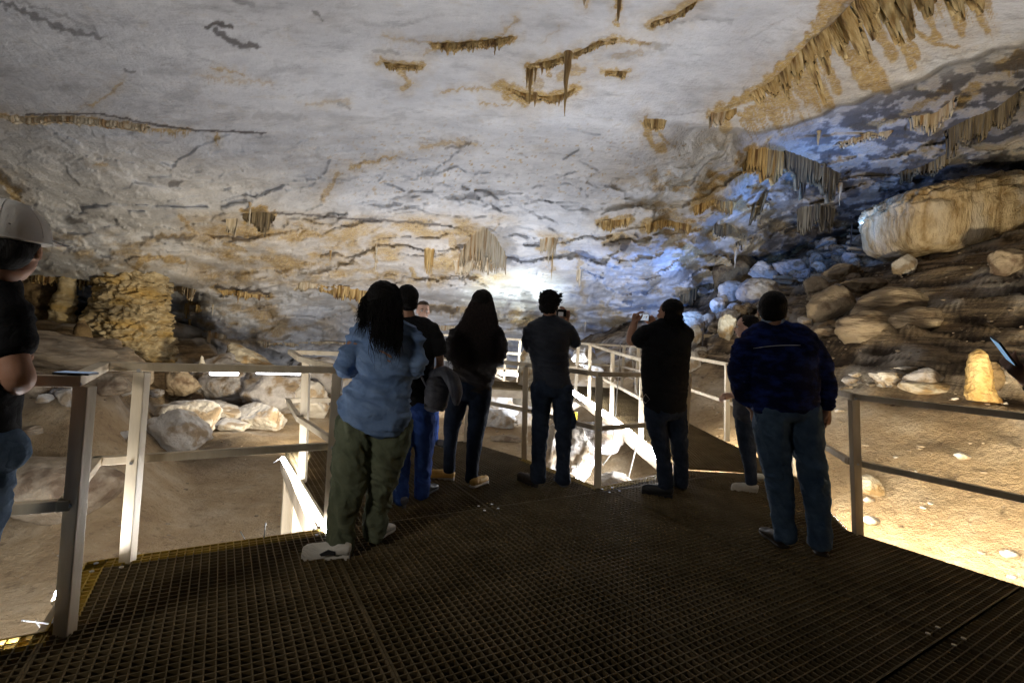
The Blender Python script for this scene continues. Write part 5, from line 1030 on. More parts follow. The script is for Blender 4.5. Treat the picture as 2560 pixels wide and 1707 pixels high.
def strands(n, roots, path, name, parent, seed=0, r0=0.0045, curl=0.02, freq=10.0, matl=None):
    """hair of separate tapering locks; roots: function(u)->point, path: function(root, t, u)->point"""
    rs = np.random.RandomState(seed); V = []; Fc = []; nn = 0; K = 16; S_ = 5
    for k in range(n):
        u = rs.rand(3); ph = rs.rand(3) * 6.28; ln = 0.7 + 0.3 * rs.rand(); pts = []; amp = curl * (0.4 + rs.rand())
        rt_ = roots(u)
        for i in range(K):
            t = i / (K - 1) * ln; p = path(rt_, t, u); w_ = amp * t ** 0.7
            pts.append(p + w_ * np.array([math.sin(freq * t + ph[0]), 0.7 * math.sin(freq * 0.9 * t + ph[1]), 0.4 * math.sin(freq * t * 1.1 + ph[2])]))
        pts = np.array(pts); T_ = np.gradient(pts, axis=0)
        for i in range(K):
            t_ = T_[i] / (np.linalg.norm(T_[i]) + 1e-9); a = np.cross(t_, [0.3, 1, 0.1]); a /= np.linalg.norm(a) + 1e-9; b = np.cross(t_, a); r = r0 * (0.6 + rs.rand() * 0.1) * (1 - (i / (K - 1)) ** 3 * 0.85)
            for s_ in range(S_): an = 6.283 * s_ / S_; V.append(pts[i] + r * (a * math.cos(an) + b * math.sin(an)))
        Fc.append(grid_faces(K, S_, True) + nn); nn += K * S_
    V = np.array(V); o = mesh_np(name, V - np.array(parent.location), np.concatenate(Fc), matl or M_HAIR, parent); return o
def shoe(parent, heel, yaw, L=0.27, wd=0.048, m=None, sole=None, h=0.085, pitch=0.0, name='shoe', rim=True, sole_h=0.028):
    R = rotm(yaw, pitch); H = np.array(heel, float); g = lambda x, y, z: H + R @ np.array([x, y, z]); c = Cloth()
    c.loft([(*g(0, 0.005, h * 0.55), wd * 0.72, h * 0.42), (*g(0, 0.05, h * 0.62), wd * 0.80, h * 0.48), (*g(0, 0.11, h * 0.55), wd * 0.85, h * 0.42), (*g(0, 0.17, h * 0.42), wd * 0.98, h * 0.30), (*g(0, L * 0.8, h * 0.36), wd * 0.98, h * 0.25), (*g(0, L - 0.025, h * 0.32), wd * 0.75, h * 0.20)], n=18)
    c.loft([(*g(0, 0.055, h * 0.5), wd * 0.72, wd * 0.85), (*g(0, 0.055, h * 0.92), wd * 0.62, wd * 0.75)], n=14, cap=0.3)
    o = c.build(name, m, parent, voxel=0.006, smooth=3, fold=0.002, fscale=3)
    la = MB()
    for q_ in range(5):
        yy_ = 0.095 + q_ * 0.019; zz_ = h * (0.98 - q_ * 0.085); la.tube([g(-0.017, yy_, zz_) - np.array(parent.location) - np.array(o.location), g(0, yy_ + 0.004, zz_ + 0.005) - np.array(parent.location) - np.array(o.location), g(0.017, yy_, zz_) - np.array(parent.location) - np.array(o.location)], 0.0028, 5)
    la.build('laces', sole or M_SOLE, o, smooth=True)
    s = Cloth(); s.loft([(*g(0, 0.0, sole_h / 2), wd * 0.80, sole_h / 2), (*g(0, 0.06, sole_h / 2), wd * 0.88, sole_h / 2), (*g(0, 0.12, sole_h / 2), wd * 0.86, sole_h / 2), (*g(0, 0.19, sole_h / 2), wd * 1.08, sole_h / 2), (*g(0, L - 0.02, sole_h / 2 + 0.004), wd * 0.8, sole_h / 2)], n=16)
    so = s.build('sole', sole or M_SOLE, o, voxel=0.006, smooth=2); so.location = Vector(np.concatenate(s.V).mean(0)) - parent.location - o.location
    return o
class Person:
    def __init__(s, Y, label, skin, group=None):
        s.Y = Y; s.s = Y / F; s.label = label; s.skin = skin; s.b = Cloth(); s.group = group
    def P(s, x, y, dy=0.0): return aty(x, y, s.Y + dy)
    def ch(s, rows, k=1.0, ky=None):
        """rows (px, py, dy, half width px[, depth radius m]) -> world chain"""
        out = []
        for r in rows:
            x, y, dy, w_ = r[:4]; rx = w_ * (s.Y + dy) / F * k; ry = (r[4] * k if len(r) > 4 else rx); out.append((*s.P(x, y, dy), rx, ry))
        return out
    def make(s, origin):
        s.o = s.b.build('person', s.skin, None, voxel=s.vox, smooth=3, origin=origin); tag(s.o, s.label, 'person', s.group); return s.o
def body_core(p, torso, legs, arms, head, yaw, pitch=0.0, k=1.0, face=True, neck=0.054, roll=0.0, vox=0.0075):
    """skin inside the clothes plus head, neck and arms"""
    p.vox = vox; b = p.b; b.loft(p.ch(torso, 0.8))
    for l in legs: b.loft(p.ch(l, 0.6))
    for a in arms:
        bare = getattr(p, 'bare', 2); rows = [(r[0], r[1], r[2], r[3] * (0.70 if i < len(a) - bare else 0.92)) for i, r in enumerate(a)]; b.loft(p.ch(rows), n=14)
    C = p.P(head[0], head[1], head[2]); p.hc = C; p.R = rotm(yaw, pitch, roll); p.hk = k
    head_forms(b, C, p.R, k, face)
    N0 = C + p.R @ np.array([0, -0.02, -0.06]) * k; t = p.ch(torso[:1])[0]; b.loft([(*N0, neck * 0.95, neck), ((N0[0] + t[0]) / 2, (N0[1] + t[1]) / 2, (N0[2] + t[2]) / 2, neck, neck), (t[0], t[1], t[2] - 0.03, neck * 1.5, neck * 1.1)], n=16)
def hair_cap(p, m=M_HAIR, extra=0.012, back=0.012, low=0.0, fold=0.006, name='hair', side=0.0, vol=1.0):
    c = Cloth(); C, R, k = p.hc, p.R, p.hk; g = lambda x, y, z: C + R @ (np.array([x, y, z]) * k)
    c.ell(g(0, -0.012 - back, 0.042), np.array([0.074 + extra, 0.092 + extra * 0.6, 0.080 + extra]) * k * vol, R)
    c.ell(g(0, -0.045, -0.005 - low), np.array([0.072 + extra * 0.6, 0.062 + extra, 0.055 + low]) * k * vol, R)
    for s_ in (-1, 1): c.ell(g(0.066 * s_, -0.022, 0.012), np.array([0.016, 0.035, 0.035]) * k, R)
    return c.build(name, m, p.o, voxel=0.006, smooth=3, fold=fold, fscale=5, seed=3)
def eyes(p):
    for s_ in (-1, 1):
        c = p.hc + p.R @ (np.array([0.030 * s_, 0.077, 0.000]) * p.hk); V, Fc = ico(2); e = mesh_np('eye', V * 0.0125 * p.hk, Fc, M_EYE, p.o); e.location = Vector(c) - p.o.location
        i = mesh_np('iris', V * 0.006 * p.hk, Fc, M_IRIS, e); i.location = Vector(p.R @ np.array([0, 0.0088, 0]) * p.hk)
        br = MB(); br.tube([c + p.R @ np.array([-0.017, 0.010, 0.019]) - np.array(p.o.location), c + p.R @ np.array([0, 0.013, 0.023]) - np.array(p.o.location), c + p.R @ np.array([0.017, 0.008, 0.018]) - np.array(p.o.location)], [0.002, 0.0035, 0.002], 6); br.build('eyebrow', M_HAIR, p.o, smooth=True)
def garment(p, name, chains, m, voxel=0.008, fold=0.008, k=1.0, fscale=1.0, seed=0, smooth=4, fw=None, fdir=(0.5, 0.5, 1.4), extra=None):
    if name in ('jeans', 'trousers'):
        fdir = (1.1, 1.1, 0.9); ex = 0.012 * F / p.Y
        chains = [c_ if len(c_) < 3 else list(c_[:-1]) + [(c_[-1][0], c_[-1][1] + ex, c_[-1][2], c_[-1][3] * 0.98) + tuple(q * 0.98 for q in c_[-1][4:])] for c_ in chains]
    c = Cloth()
    for r in chains: c.loft(p.ch(r, k), n=24)
    if extra: extra(c)
    return c.build(name, m, p.o, voxel=voxel, smooth=smooth, fold=fold, fscale=fscale, seed=seed, fold_w=fw, fold_dir=fdir)
def foot(p, x, y): return onz(x, y, 0.0)

# 1 woman in the denim shirt ------------------------------------------------
p = Person(2.87, 'woman with long dark hair in a blue denim shirt and olive trousers, seen from behind', M_SKIN)
torso = [(962, 806, 0, 34, 0.06), (963, 832, 0, 70, 0.10), (964, 870, 0, 75, 0.12), (962, 915, 0, 69, 0.12), (957, 955, 0, 70, 0.125), (944, 1000, 0, 82, 0.14), (935, 1040, 0, 88, 0.145)]
legs = [[(898, 1050, 0, 52, 0.13), (888, 1110, -0.01, 50, 0.115), (874, 1190, -0.02, 45, 0.09), (866, 1230, -0.02, 40, 0.085), (856, 1300, -0.01, 33, 0.075), (850, 1368, -0.01, 34, 0.078)],
        [(980, 1050, 0.02, 50, 0.13), (974, 1110, 0.02, 46, 0.11), (960, 1180, 0.06, 38, 0.09), (950, 1240, 0.12, 33, 0.08), (940, 1300, 0.13, 30, 0.07), (934, 1338, 0.13, 25, 0.062)]]
armL = [(898, 836, 0, 27), (880, 880, -0.01, 28), (866, 915, 0.0, 25), (880, 925, 0.15, 18), (915, 900, 0.25, 13)]; armR = [(1032, 838, 0.02, 26), (1040, 880, 0.02, 25), (1040, 922, 0.03, 21), (1025, 918, 0.16, 16), (985, 895, 0.25, 13)]
p.bare = 1
body_core(p, torso, legs, [armL, armR], (962, 762, 0.0), 0.15, -0.05, 1.0)
for a, sd in ((armL, 1), (armR, -1)):
    w_ = p.P(*a[-1][:3]); hand_forms(p.b, w_ + np.array([0.01 * sd, 0.01, 0.01]), (0.5 * sd, 0.4, 0.5), (0, 0.4, 1), sd, 0.5)
p.make(onz(905, 1385)); O = p.o
c = Cloth(); c.loft(p.ch(torso[1:]), n=32); c.loft(p.ch([(962, 812, 0, 40, 0.07), (963, 834, 0, 74, 0.10)])); c.loft(p.ch([(900, 832, 0, 26), (962, 822, 0, 34, 0.08), (1030, 834, 0.01, 26)]), n=20)
for a in (armL, armR): c.loft(p.ch([(r[0], r[1], r[2], r[3] * 1.0) for r in a[:4]]), n=20)
c.loft(p.ch([(944, 1000, 0, 88, 0.15), (932, 1036, 0, 94, 0.16), (926, 1050, 0, 88, 0.155)]), n=32)
c.build('shirt', M_DENSH, O, voxel=0.008, smooth=3, fold=0.028, fscale=0.9, seed=2, fold_dir=(0.6, 0.5, 1.3))
garment(p, 'trousers', [[(938, 1036, 0, 76, 0.115), (936, 1062, 0, 85, 0.132)]] + legs, M_OLIVE, fold=0.024, fscale=0.9, seed=5)
hr = hair_cap(p, extra=0.014, back=0.02, low=0.03, vol=1.03)
hc = p.hc.copy(); R = p.R
def root1(u):
    a = (u[0] - 0.5) * 4.6 ; e = 0.25 + u[1] * 1.1; return hc + np.array([0.098 * math.sin(a) * math.cos(e * 0.8), -0.105 * math.cos(a) * math.cos(e * 0.8) - 0.01, 0.03 + 0.10 * math.sin(e)])
def path1(rt_, t, u):
    drop = 0.34 + 0.10 * (u[2] ** 2); tgt = np.array([hc[0] + 0.055 + (rt_[0] - hc[0]) * 0.80, min(rt_[1], hc[1] - 0.075) - 0.045, rt_[2] - drop])
    if u[0] < 0.30: tgt = np.array([hc[0] - 0.085 - 0.05 * u[2], hc[1] - 0.05, hc[2] - 0.06 - 0.17 * u[1]])
    q = rt_ * (1 - t) + tgt * t; q[1] -= 0.03 * math.sin(min(t * 3, 1.57)); q[0] += (rt_[0] - hc[0]) * 0.12 * math.sin(t * 3.14); return q
strands(1300, root1, path1, 'hair', O, 1, 0.003, 0.022, 9)
shoe(O, onz(872, 1392), -1.75, 0.275, 0.050, M_SHOEW, h=0.090)
shoe(O, onz(931, 1358), 0.25, 0.26, 0.047, M_SHOEW, h=0.085)
g = MB(); H = onz(872, 1392); Rm = rotm(-1.75)          # dark stripe on the near shoe
q = [H + Rm @ np.array(v_) for v_ in ((-0.047, 0.07, 0.032), (-0.0495, 0.10, 0.034), (-0.0515, 0.145, 0.030), (-0.050, 0.155, 0.040), (-0.046, 0.11, 0.062), (-0.043, 0.07, 0.052))]
q2 = [v_ + Rm @ np.array([0.012, 0, 0]) for v_ in q]; g.add([v_ - np.array(O.location) for v_ in q + q2], [(0, 1, 2, 3, 4, 5), (11, 10, 9, 8, 7, 6)] + [(i, (i + 6), (i + 1) % 6 + 6, (i + 1) % 6) for i in range(6)]); g.build('stripe', M_SHOEB, O)

# 2 man in the black tee shirt with the grey bag -----------------------------
p = Person(3.70, 'man in a black tee shirt and bright blue jeans with a grey bag', M_SKIN)
torso = [(1022, 800, 0, 26, 0.06), (1026, 815, 0, 56, 0.10), (1028, 850, 0, 60, 0.13), (1030, 900, 0, 56, 0.13), (1034, 950, 0, 52, 0.13), (1036, 1000, 0, 52, 0.13)]
legs = [[(1012, 1005, 0, 28, 0.11), (1010, 1060, 0, 27, 0.10), (1006, 1130, 0, 23, 0.085), (1004, 1190, 0.02, 19, 0.07), (1002, 1246, 0.02, 19, 0.07)], [(1056, 1005, 0, 28, 0.11), (1060, 1060, 0.02, 27, 0.10), (1060, 1130, 0.08, 23, 0.085), (1057, 1190, 0.15, 19, 0.07), (1054, 1232, 0.18, 19, 0.07)]]
armR = [(1078, 824, 0, 21), (1094, 865, 0, 17), (1100, 905, 0.02, 14), (1096, 925, 0.10, 12), (1085, 930, 0.24, 9)]; armL = [(972, 824, 0, 21), (960, 865, 0, 17), (956, 905, 0.02, 14), (965, 925, 0.12, 12), (985, 915, 0.24, 9)]
body_core(p, torso, legs, [armL, armR], (1017, 755, 0.0), -0.35, -0.05, 1.0)
hand_forms(p.b, p.P(1085, 930, 0.24), (-0.3, 0.6, -0.2), (0, -0.2, -1), 1, 0.9); hand_forms(p.b, p.P(985, 915, 0.24), (0.5, 0.6, 0), (0, 0.3, 1), -1, 0.6)
p.make(onz(1028, 1255)); O = p.o
garment(p, 'tee_shirt', [torso, [(980, 826, 0, 24), (1026, 814, 0, 28, 0.09), (1076, 826, 0, 22)], [(1074, 822, 0, 24), (1092, 856, 0, 22), (1099, 880, 0.005, 20)], [(976, 822, 0, 24), (962, 856, 0, 22), (957, 880, 0, 20)]], M_BLACK, fold=0.007)
garment(p, 'jeans', [[(1035, 985, 0, 48, 0.12), (1035, 1020, 0, 52, 0.125)]] + legs, M_JEANB, fold=0.015, seed=9)
hair_cap(p, extra=0.010, back=0.01, low=0.01)
shoe(O, onz(1012, 1268), -0.9, 0.27, 0.048, M_DKGREY, M_DKGREY); shoe(O, onz(1054, 1242), 0.3, 0.27, 0.048, M_SHOEB, M_DKGREY)
# his bag with a jacket thrown over it
e = Cloth(); q = Person(3.62, '', None)
e.loft(q.ch([(1104, 952, 0, 26, 0.05), (1096, 965, 0, 32, 0.06), (1090, 995, 0, 31, 0.07), (1088, 1020, 0, 28, 0.06)]), n=24)
bag = e.build('bag', M_DKGREY, None, voxel=0.008, smooth=2, fold=0.010, fscale=1.2); tag(bag, 'soft dark grey bag held at the hip of the man in the black tee shirt', 'bag')
e = Cloth(); e.loft(q.ch([(1082, 938, 0.02, 12, 0.05), (1108, 930, -0.02, 16, 0.05), (1130, 950, -0.04, 19, 0.05), (1142, 985, -0.05, 17, 0.045), (1140, 1010, -0.05, 6, 0.03)]), n=20)
jk = e.build('draped_jacket', M_DKGREY, None, voxel=0.008, smooth=2, fold=0.012, fscale=1.3, seed=4, fold_dir=(1.5, 0.6, 0.4)); tag(jk, 'dark grey jacket draped over the soft grey bag', 'jacket')
g = MB(); g.tube([q.P(1040, 890, -0.05), q.P(1050, 935, -0.04), q.P(1066, 965, -0.03)], 0.009, 6); g.tube([q.P(1062, 1010, -0.05), q.P(1064, 1016, -0.06)], 0.008, 6); keep(g.build('strap', M_DKGREY, smooth=True), bag)

# 3 far man with the lit face ------------------------------------------------
p = Person(5.75, 'balding man with a brightly lit face looking this way, farthest of the group', M_SKINL)
torso = [(1058, 812, 0, 16, 0.06), (1058, 822, 0, 36, 0.10), (1058, 850, 0, 40, 0.13), (1060, 890, 0, 38, 0.13), (1062, 925, 0, 36, 0.13), (1064, 955, 0, 36, 0.13)]
legs = [[(1048, 955, 0, 18, 0.10), (1048, 1020, 0, 16, 0.09), (1046, 1090, 0, 12, 0.07)], [(1080, 955, 0, 18, 0.10), (1082, 1020, 0, 16, 0.09), (1084, 1098, 0, 12, 0.07)]]
armR = [(1092, 832, 0, 14), (1098, 880, 0, 11), (1094, 920, -0.06, 9), (1076, 925, -0.2, 7)]; armL = [(1024, 832, 0, 14), (1020, 880, 0, 11), (1026, 920, -0.06, 9), (1046, 925, -0.2, 7)]
body_core(p, torso, legs, [armL, armR], (1058, 778, 0.0), math.pi - 0.35, 0.0, 0.98)
hand_forms(p.b, p.P(1076, 925, -0.2), (-1, -0.4, 0.1), (0, -0.2, 1), 1, 0.7); hand_forms(p.b, p.P(1046, 925, -0.2), (1, -0.4, 0.1), (0, -0.2, 1), -1, 0.7)
p.make(onz(1066, 1114)); O = p.o
garment(p, 'shirt', [torso, [(1028, 830, 0, 16), (1058, 820, 0, 20, 0.09), (1090, 830, 0, 16)], armL[:3], armR[:3]], M_PALEB, fold=0.006)
garment(p, 'jeans', [[(1063, 945, 0, 34, 0.12), (1063, 965, 0, 36, 0.125)]] + legs, M_JEANB, fold=0.008)
c = Cloth(); g_ = lambda x, y, z: p.hc + p.R @ (np.array([x, y, z]) * p.hk); c.ell(g_(0, -0.035, 0.045), (0.080, 0.080, 0.082), p.R); c.ell(g_(0, 0.0, 0.085), (0.062, 0.072, 0.036), p.R)
c.build('hair', mat('short brown hair', (0.05, 0.03, 0.018), 0.7, (0.08, 0.05, 0.03), 40), O, voxel=0.006, smooth=3, fold=0.004, fscale=5); eyes(p)
shoe(O, onz(1048, 1106), math.pi, 0.27, 0.048, M_DKGREY); shoe(O, onz(1078, 1112), 2.0, 0.27, 0.048, M_DKGREY)

# 4 woman with the very long wavy hair ----------------------------------------
p = Person(4.31, 'woman with very long dark wavy hair in a charcoal jacket and tan shoes', M_SKIN)
torso = [(1200, 800, 0, 22, 0.06), (1200, 818, 0, 52, 0.10), (1194, 850, 0, 58, 0.13), (1188, 900, 0, 58, 0.14), (1186, 945, 0, 50, 0.14), (1186, 975, 0, 46, 0.13)]
legs = [[(1146, 970, 0, 30, 0.11), (1138, 1020, 0, 27, 0.10), (1128, 1080, 0, 19, 0.075), (1124, 1130, 0, 16, 0.06), (1123, 1172, 0.0, 15, 0.055)], [(1200, 970, 0, 30, 0.11), (1198, 1020, 0, 27, 0.10), (1188, 1090, 0, 21, 0.08), (1182, 1150, 0, 17, 0.065), (1178, 1196, 0, 16, 0.06)]]
armL = [(1142, 832, 0, 20), (1130, 862, 0, 19), (1126, 885, 0.04, 17), (1145, 890, 0.18, 12), (1170, 875, 0.26, 8)]; armR = [(1244, 834, 0, 19), (1250, 865, 0, 18), (1246, 900, 0.03, 16), (1230, 900, 0.16, 12), (1205, 880, 0.26, 8)]
p.bare = 1
body_core(p, torso, legs, [armL, armR], (1206, 765, 0.02), 0.1, -0.1, 1.0)
hand_forms(p.b, p.P(1170, 875, 0.26), (0.8, 0.3, 0.3), (0, 0.3, 1), 1, 0.6); hand_forms(p.b, p.P(1205, 880, 0.26), (-0.8, 0.3, 0.3), (0, 0.3, 1), -1, 0.6)
p.make(onz(1150, 1212)); O = p.o
garment(p, 'jacket', [torso, [(1148, 830, 0, 20), (1200, 816, 0, 28, 0.09), (1242, 830, 0, 20)], armL[:4], armR[:4]], M_GREYJ, fold=0.02, seed=12, fscale=0.9)
garment(p, 'jeans', [[(1170, 955, 0, 50, 0.12), (1170, 985, 0, 52, 0.125)]] + legs, M_JEAND, fold=0.007, seed=3)
hair_cap(p, extra=0.018, back=0.02, low=0.03, vol=1.05); hc2 = p.hc.copy()
def root2(u):
    a = (u[0] - 0.5) * 4.2; e = 0.2 + u[1] * 1.15; return hc2 + np.array([0.092 * math.sin(a) * math.cos(e * 0.8), -0.10 * math.cos(a) * math.cos(e * 0.8) - 0.01, 0.03 + 0.10 * math.sin(e)])
def path2(rt_, t, u):
    tgt = np.array([hc2[0] - 0.02 + (rt_[0] - hc2[0]) * 2.1 + 0.03 * (u[1] - 0.5), min(rt_[1], hc2[1] - 0.10) - 0.07, hc2[2] - 0.50 - 0.16 * u[2]]); q = rt_ * (1 - t) + tgt * t
    q[0] += (rt_[0] - hc2[0]) * 0.45 * math.sin(t * 2.2); q[1] -= 0.04 * math.sin(min(t * 3, 1.57)); return q
strands(1400, root2, path2, 'hair', O, 2, 0.003, 0.035, 16, mat('dark brown wavy hair', (0.010, 0.006, 0.005), 0.5, (0.03, 0.018, 0.014), 40))
shoe(O, onz(1134, 1200), -1.35, 0.255, 0.045, M_SHOET, M_SOLE); shoe(O, onz(1180, 1220), 0.55, 0.255, 0.045, M_SHOET, M_SOLE)

# 5 man taking a picture, in dark clothes --------------------------------------
p = Person(4.33, 'man in a dark navy jacket and trousers holding a camera up to his eye', M_SKIN)
torso = [(1374, 800, 0, 22, 0.06), (1372, 815, 0, 50, 0.10), (1370, 845, 0, 56, 0.125), (1374, 890, 0, 49, 0.12), (1378, 935, 0, 46, 0.115), (1380, 968, 0, 49, 0.125)]
legs = [[(1354, 965, 0, 27, 0.11), (1352, 1020, 0, 24, 0.10), (1350, 1080, 0, 20, 0.08), (1346, 1140, 0, 19, 0.07), (1345, 1196, 0, 19, 0.07)], [(1406, 965, 0, 27, 0.11), (1407, 1020, 0, 24, 0.10), (1409, 1080, 0, 21, 0.08), (1408, 1140, 0, 19, 0.07), (1408, 1198, 0, 19, 0.07)]]
armR = [(1418, 826, 0, 19), (1432, 845, 0.03, 16), (1440, 860, 0.05, 14), (1428, 832, 0.11, 11), (1414, 803, 0.15, 8.5)]; armL = [(1326, 826, 0, 19), (1320, 850, 0.02, 17), (1326, 868, 0.06, 15), (1352, 840, 0.20, 11), (1380, 802, 0.24, 8)]
p.bare = 1
body_core(p, torso, legs, [armL, armR], (1374, 764, 0.0), 0.35, 0.05, 1.0, vox=0.006)
hand_forms(p.b, p.P(1415, 801, 0.15), (-0.02, 0.05, 1.0), (-1, 0.25, 0), -1, 0.55, thumb=0.2); hand_forms(p.b, p.P(1382, 800, 0.24), (0.7, 0.1, 0.5), (0, 0, 1), 1, 0.4)
p.make(onz(1375, 1218)); O = p.o
garment(p, 'jacket', [torso, [(1330, 824, 0, 20), (1374, 812, 0, 26, 0.09), (1416, 824, 0, 20)], armL[:4] + [(1372, 812, 0.23, 9)], armR[:4] + [(1417, 810, 0.145, 10)], [(1374, 806, 0, 24, 0.075), (1374, 792, 0, 20, 0.065)]], M_NAVY, fold=0.010, seed=21)
garment(p, 'trousers', [[(1380, 950, 0, 47, 0.115), (1380, 980, 0, 51, 0.125)]] + legs, M_JEAND, fold=0.014, seed=22)
c = Cloth(); c.loft(p.ch([(1427, 1028, 0, 9, 0.05), (1430, 1050, 0, 11, 0.06), (1430, 1068, 0, 9, 0.05)])); c.build('cargo_pocket', M_JEAND, O, voxel=0.007, fold=0.003)
hair_cap(p, extra=0.020, back=0.005, low=0.01, fold=0.012)
strands(160, lambda u: p.hc + np.array([0.085 * math.sin(u[0] * 6.28), 0.09 * math.cos(u[0] * 6.28), 0.03 + 0.08 * u[1]]), lambda r_, t, u: r_ + (r_ - p.hc) * (0.05 + t * 0.10) + np.array([0.012 * t, 0, 0.0]), 'hair_curl', O, 5, 0.005, 0.012, 12)
shoe(O, onz(1342, 1218), -0.7, 0.28, 0.050, M_SHOEBR, M_SHOEBR, h=0.10); shoe(O, onz(1410, 1218), -0.15, 0.28, 0.050, M_SHOEBR, M_DKGREY, h=0.10)
M_CAM = mat('camera black', (0.015, 0.015, 0.016), 0.35, spec=0.5); cm = tag(empty('compact_camera', tuple(p.P(1403, 782, 0.10))), 'small dark camera held up beside the cheek of the man in navy', 'camera')
g = MB(); C0 = p.P(1403, 782, 0.10); g.beam(C0 - [0.045, 0, 0], C0 + [0.045, 0.01, 0], 0.035, 0.065, side=[0, 1, 0]); keep(g.build('body', M_CAM, bevel=0.006), cm)
g = MB(); g.tube([C0 + [0, 0.02, 0], C0 + [0, 0.06, 0]], 0.024, 16); keep(g.build('lens', M_CAM, smooth=False), cm)
g = MB(); g.beam(C0 + [-0.028, -0.0185, -0.012], C0 + [0.018, -0.0185, -0.012], 0.002, 0.036, side=[0, 1, 0]); keep(g.build('screen', mat('camera screen', (0.4, 0.4, 0.4), 0.3, emit=(0.8, 0.75, 0.7), estr=0.12)), cm)
# 6 man filming with a phone ----------------------------------------------------
p = Person(4.37, 'man in a loose black tee shirt filming with a phone held up in both hands', M_SKIN)
torso = [(1672, 812, 0, 24, 0.07), (1672, 826, 0, 52, 0.11), (1668, 860, 0, 60, 0.14), (1663, 910, 0, 60, 0.145), (1662, 960, 0, 58, 0.145), (1663, 1000, 0, 54, 0.14), (1663, 1024, 0, 52, 0.135)]
legs = [[(1638, 1020, 0, 27, 0.11), (1642, 1060, 0, 26, 0.10), (1652, 1110, 0, 22, 0.085), (1660, 1160, 0, 19, 0.07), (1664, 1212, 0, 19, 0.07)], [(1688, 1020, 0.02, 27, 0.11), (1692, 1060, 0.03, 25, 0.10), (1698, 1110, 0.05, 21, 0.085), (1702, 1160, 0.08, 18, 0.07), (1702, 1206, 0.1, 18, 0.07)]]
armL = [(1622, 834, 0, 22), (1594, 850, 0.10, 17), (1576, 855, 0.16, 14), (1580, 828, 0.22, 11.5), (1586, 806, 0.26, 9)]; armR = [(1714, 838, 0, 20), (1700, 850, 0.16, 16), (1680, 850, 0.26, 13), (1655, 828, 0.32, 11), (1636, 810, 0.34, 9)]
body_core(p, torso, legs, [armL, armR], (1671, 784, 0.0), -0.72, 0.05, 1.04, vox=0.006)
hand_forms(p.b, p.P(1586, 808, 0.26), (0.18, 0.0, 1.0), (1, 0.1, 0.0), 1, 0.55, thumb=0.2); hand_forms(p.b, p.P(1637, 811, 0.34), (-0.65, 0, 0.8), (-0.8, -0.2, -0.6), 1, 0.45, thumb=0.3)
p.make(onz(1665, 1232)); O = p.o
garment(p, 'tee_shirt', [torso, [(1626, 832, 0, 22), (1672, 820, 0, 30, 0.10), (1712, 834, 0, 22)], [(1624, 832, 0, 25), (1604, 846, 0.07, 24), (1594, 852, 0.10, 22)], [(1712, 836, 0, 24), (1706, 848, 0.12, 22)]], M_BLACK, fold=0.009, seed=31)
garment(p, 'jeans', [[(1662, 1010, 0, 50, 0.125), (1662, 1035, 0, 52, 0.125)]] + legs, M_JEAND, fold=0.013, seed=32)
hair_cap(p, extra=0.012, back=0.02, low=0.02)
strands(200, lambda u: p.hc + p.R @ np.array([0.08 * math.sin((u[0] - 0.5) * 3), -0.10 * math.cos((u[0] - 0.5) * 3), -0.02 + 0.06 * u[1]]), lambda r_, t, u: r_ + np.array([0.03 * t + 0.03 * (u[1] - 0.5) * t, -0.02 * t, -0.13 * t]), 'hair_curl', O, 6, 0.007, 0.02, 10)
shoe(O, onz(1680, 1243), -1.2, 0.28, 0.050, M_SHOEB, M_SHOEB, h=0.095); shoe(O, onz(1712, 1224), -0.5, 0.28, 0.050, M_SHOEB, M_SHOEB, h=0.095)
g = MB(); g.tube([p.P(1602, 1000, -0.1), p.P(1614, 985, -0.12), p.P(1624, 998, -0.12), p.P(1614, 1008, -0.11), p.P(1603, 998, -0.1)], 0.003, 6); keep(g.build('cord_loop', M_CABLE, smooth=True), O)
def phone(label, C, right, upv, w_=0.145, h=0.072, scr=(0.75, 0.85, 1.0), st=1.6, name='phone', flip=1):
    r_ = np.array(right, float); r_ /= np.linalg.norm(r_); u_ = np.array(upv, float); u_ -= r_ * (u_ @ r_); u_ /= np.linalg.norm(u_); n_ = np.cross(r_, u_) * flip
    e = tag(empty(name, tuple(C)), label, 'phone'); g = MB(); g.beam(C - r_ * w_ / 2, C + r_ * w_ / 2, h, 0.009, side=u_); keep(g.build('body', M_CAM, bevel=0.003), e)
    g = MB(); g.beam(C + n_ * 0.0052 - r_ * w_ * 0.46, C + n_ * 0.0052 + r_ * w_ * 0.46, h * 0.9, 0.0012, side=u_); keep(g.build('screen', mat('lit screen', scr, 0.3, tuple(x * 0.15 for x in scr), 30, emit=scr, estr=st)), e); return e
phone('phone with a lit screen held up by the man filming', p.P(1606, 793, 0.30), (1, 0.1, 0), (0, 0, 1), w_=0.13, h=0.066, st=0.45, flip=1)

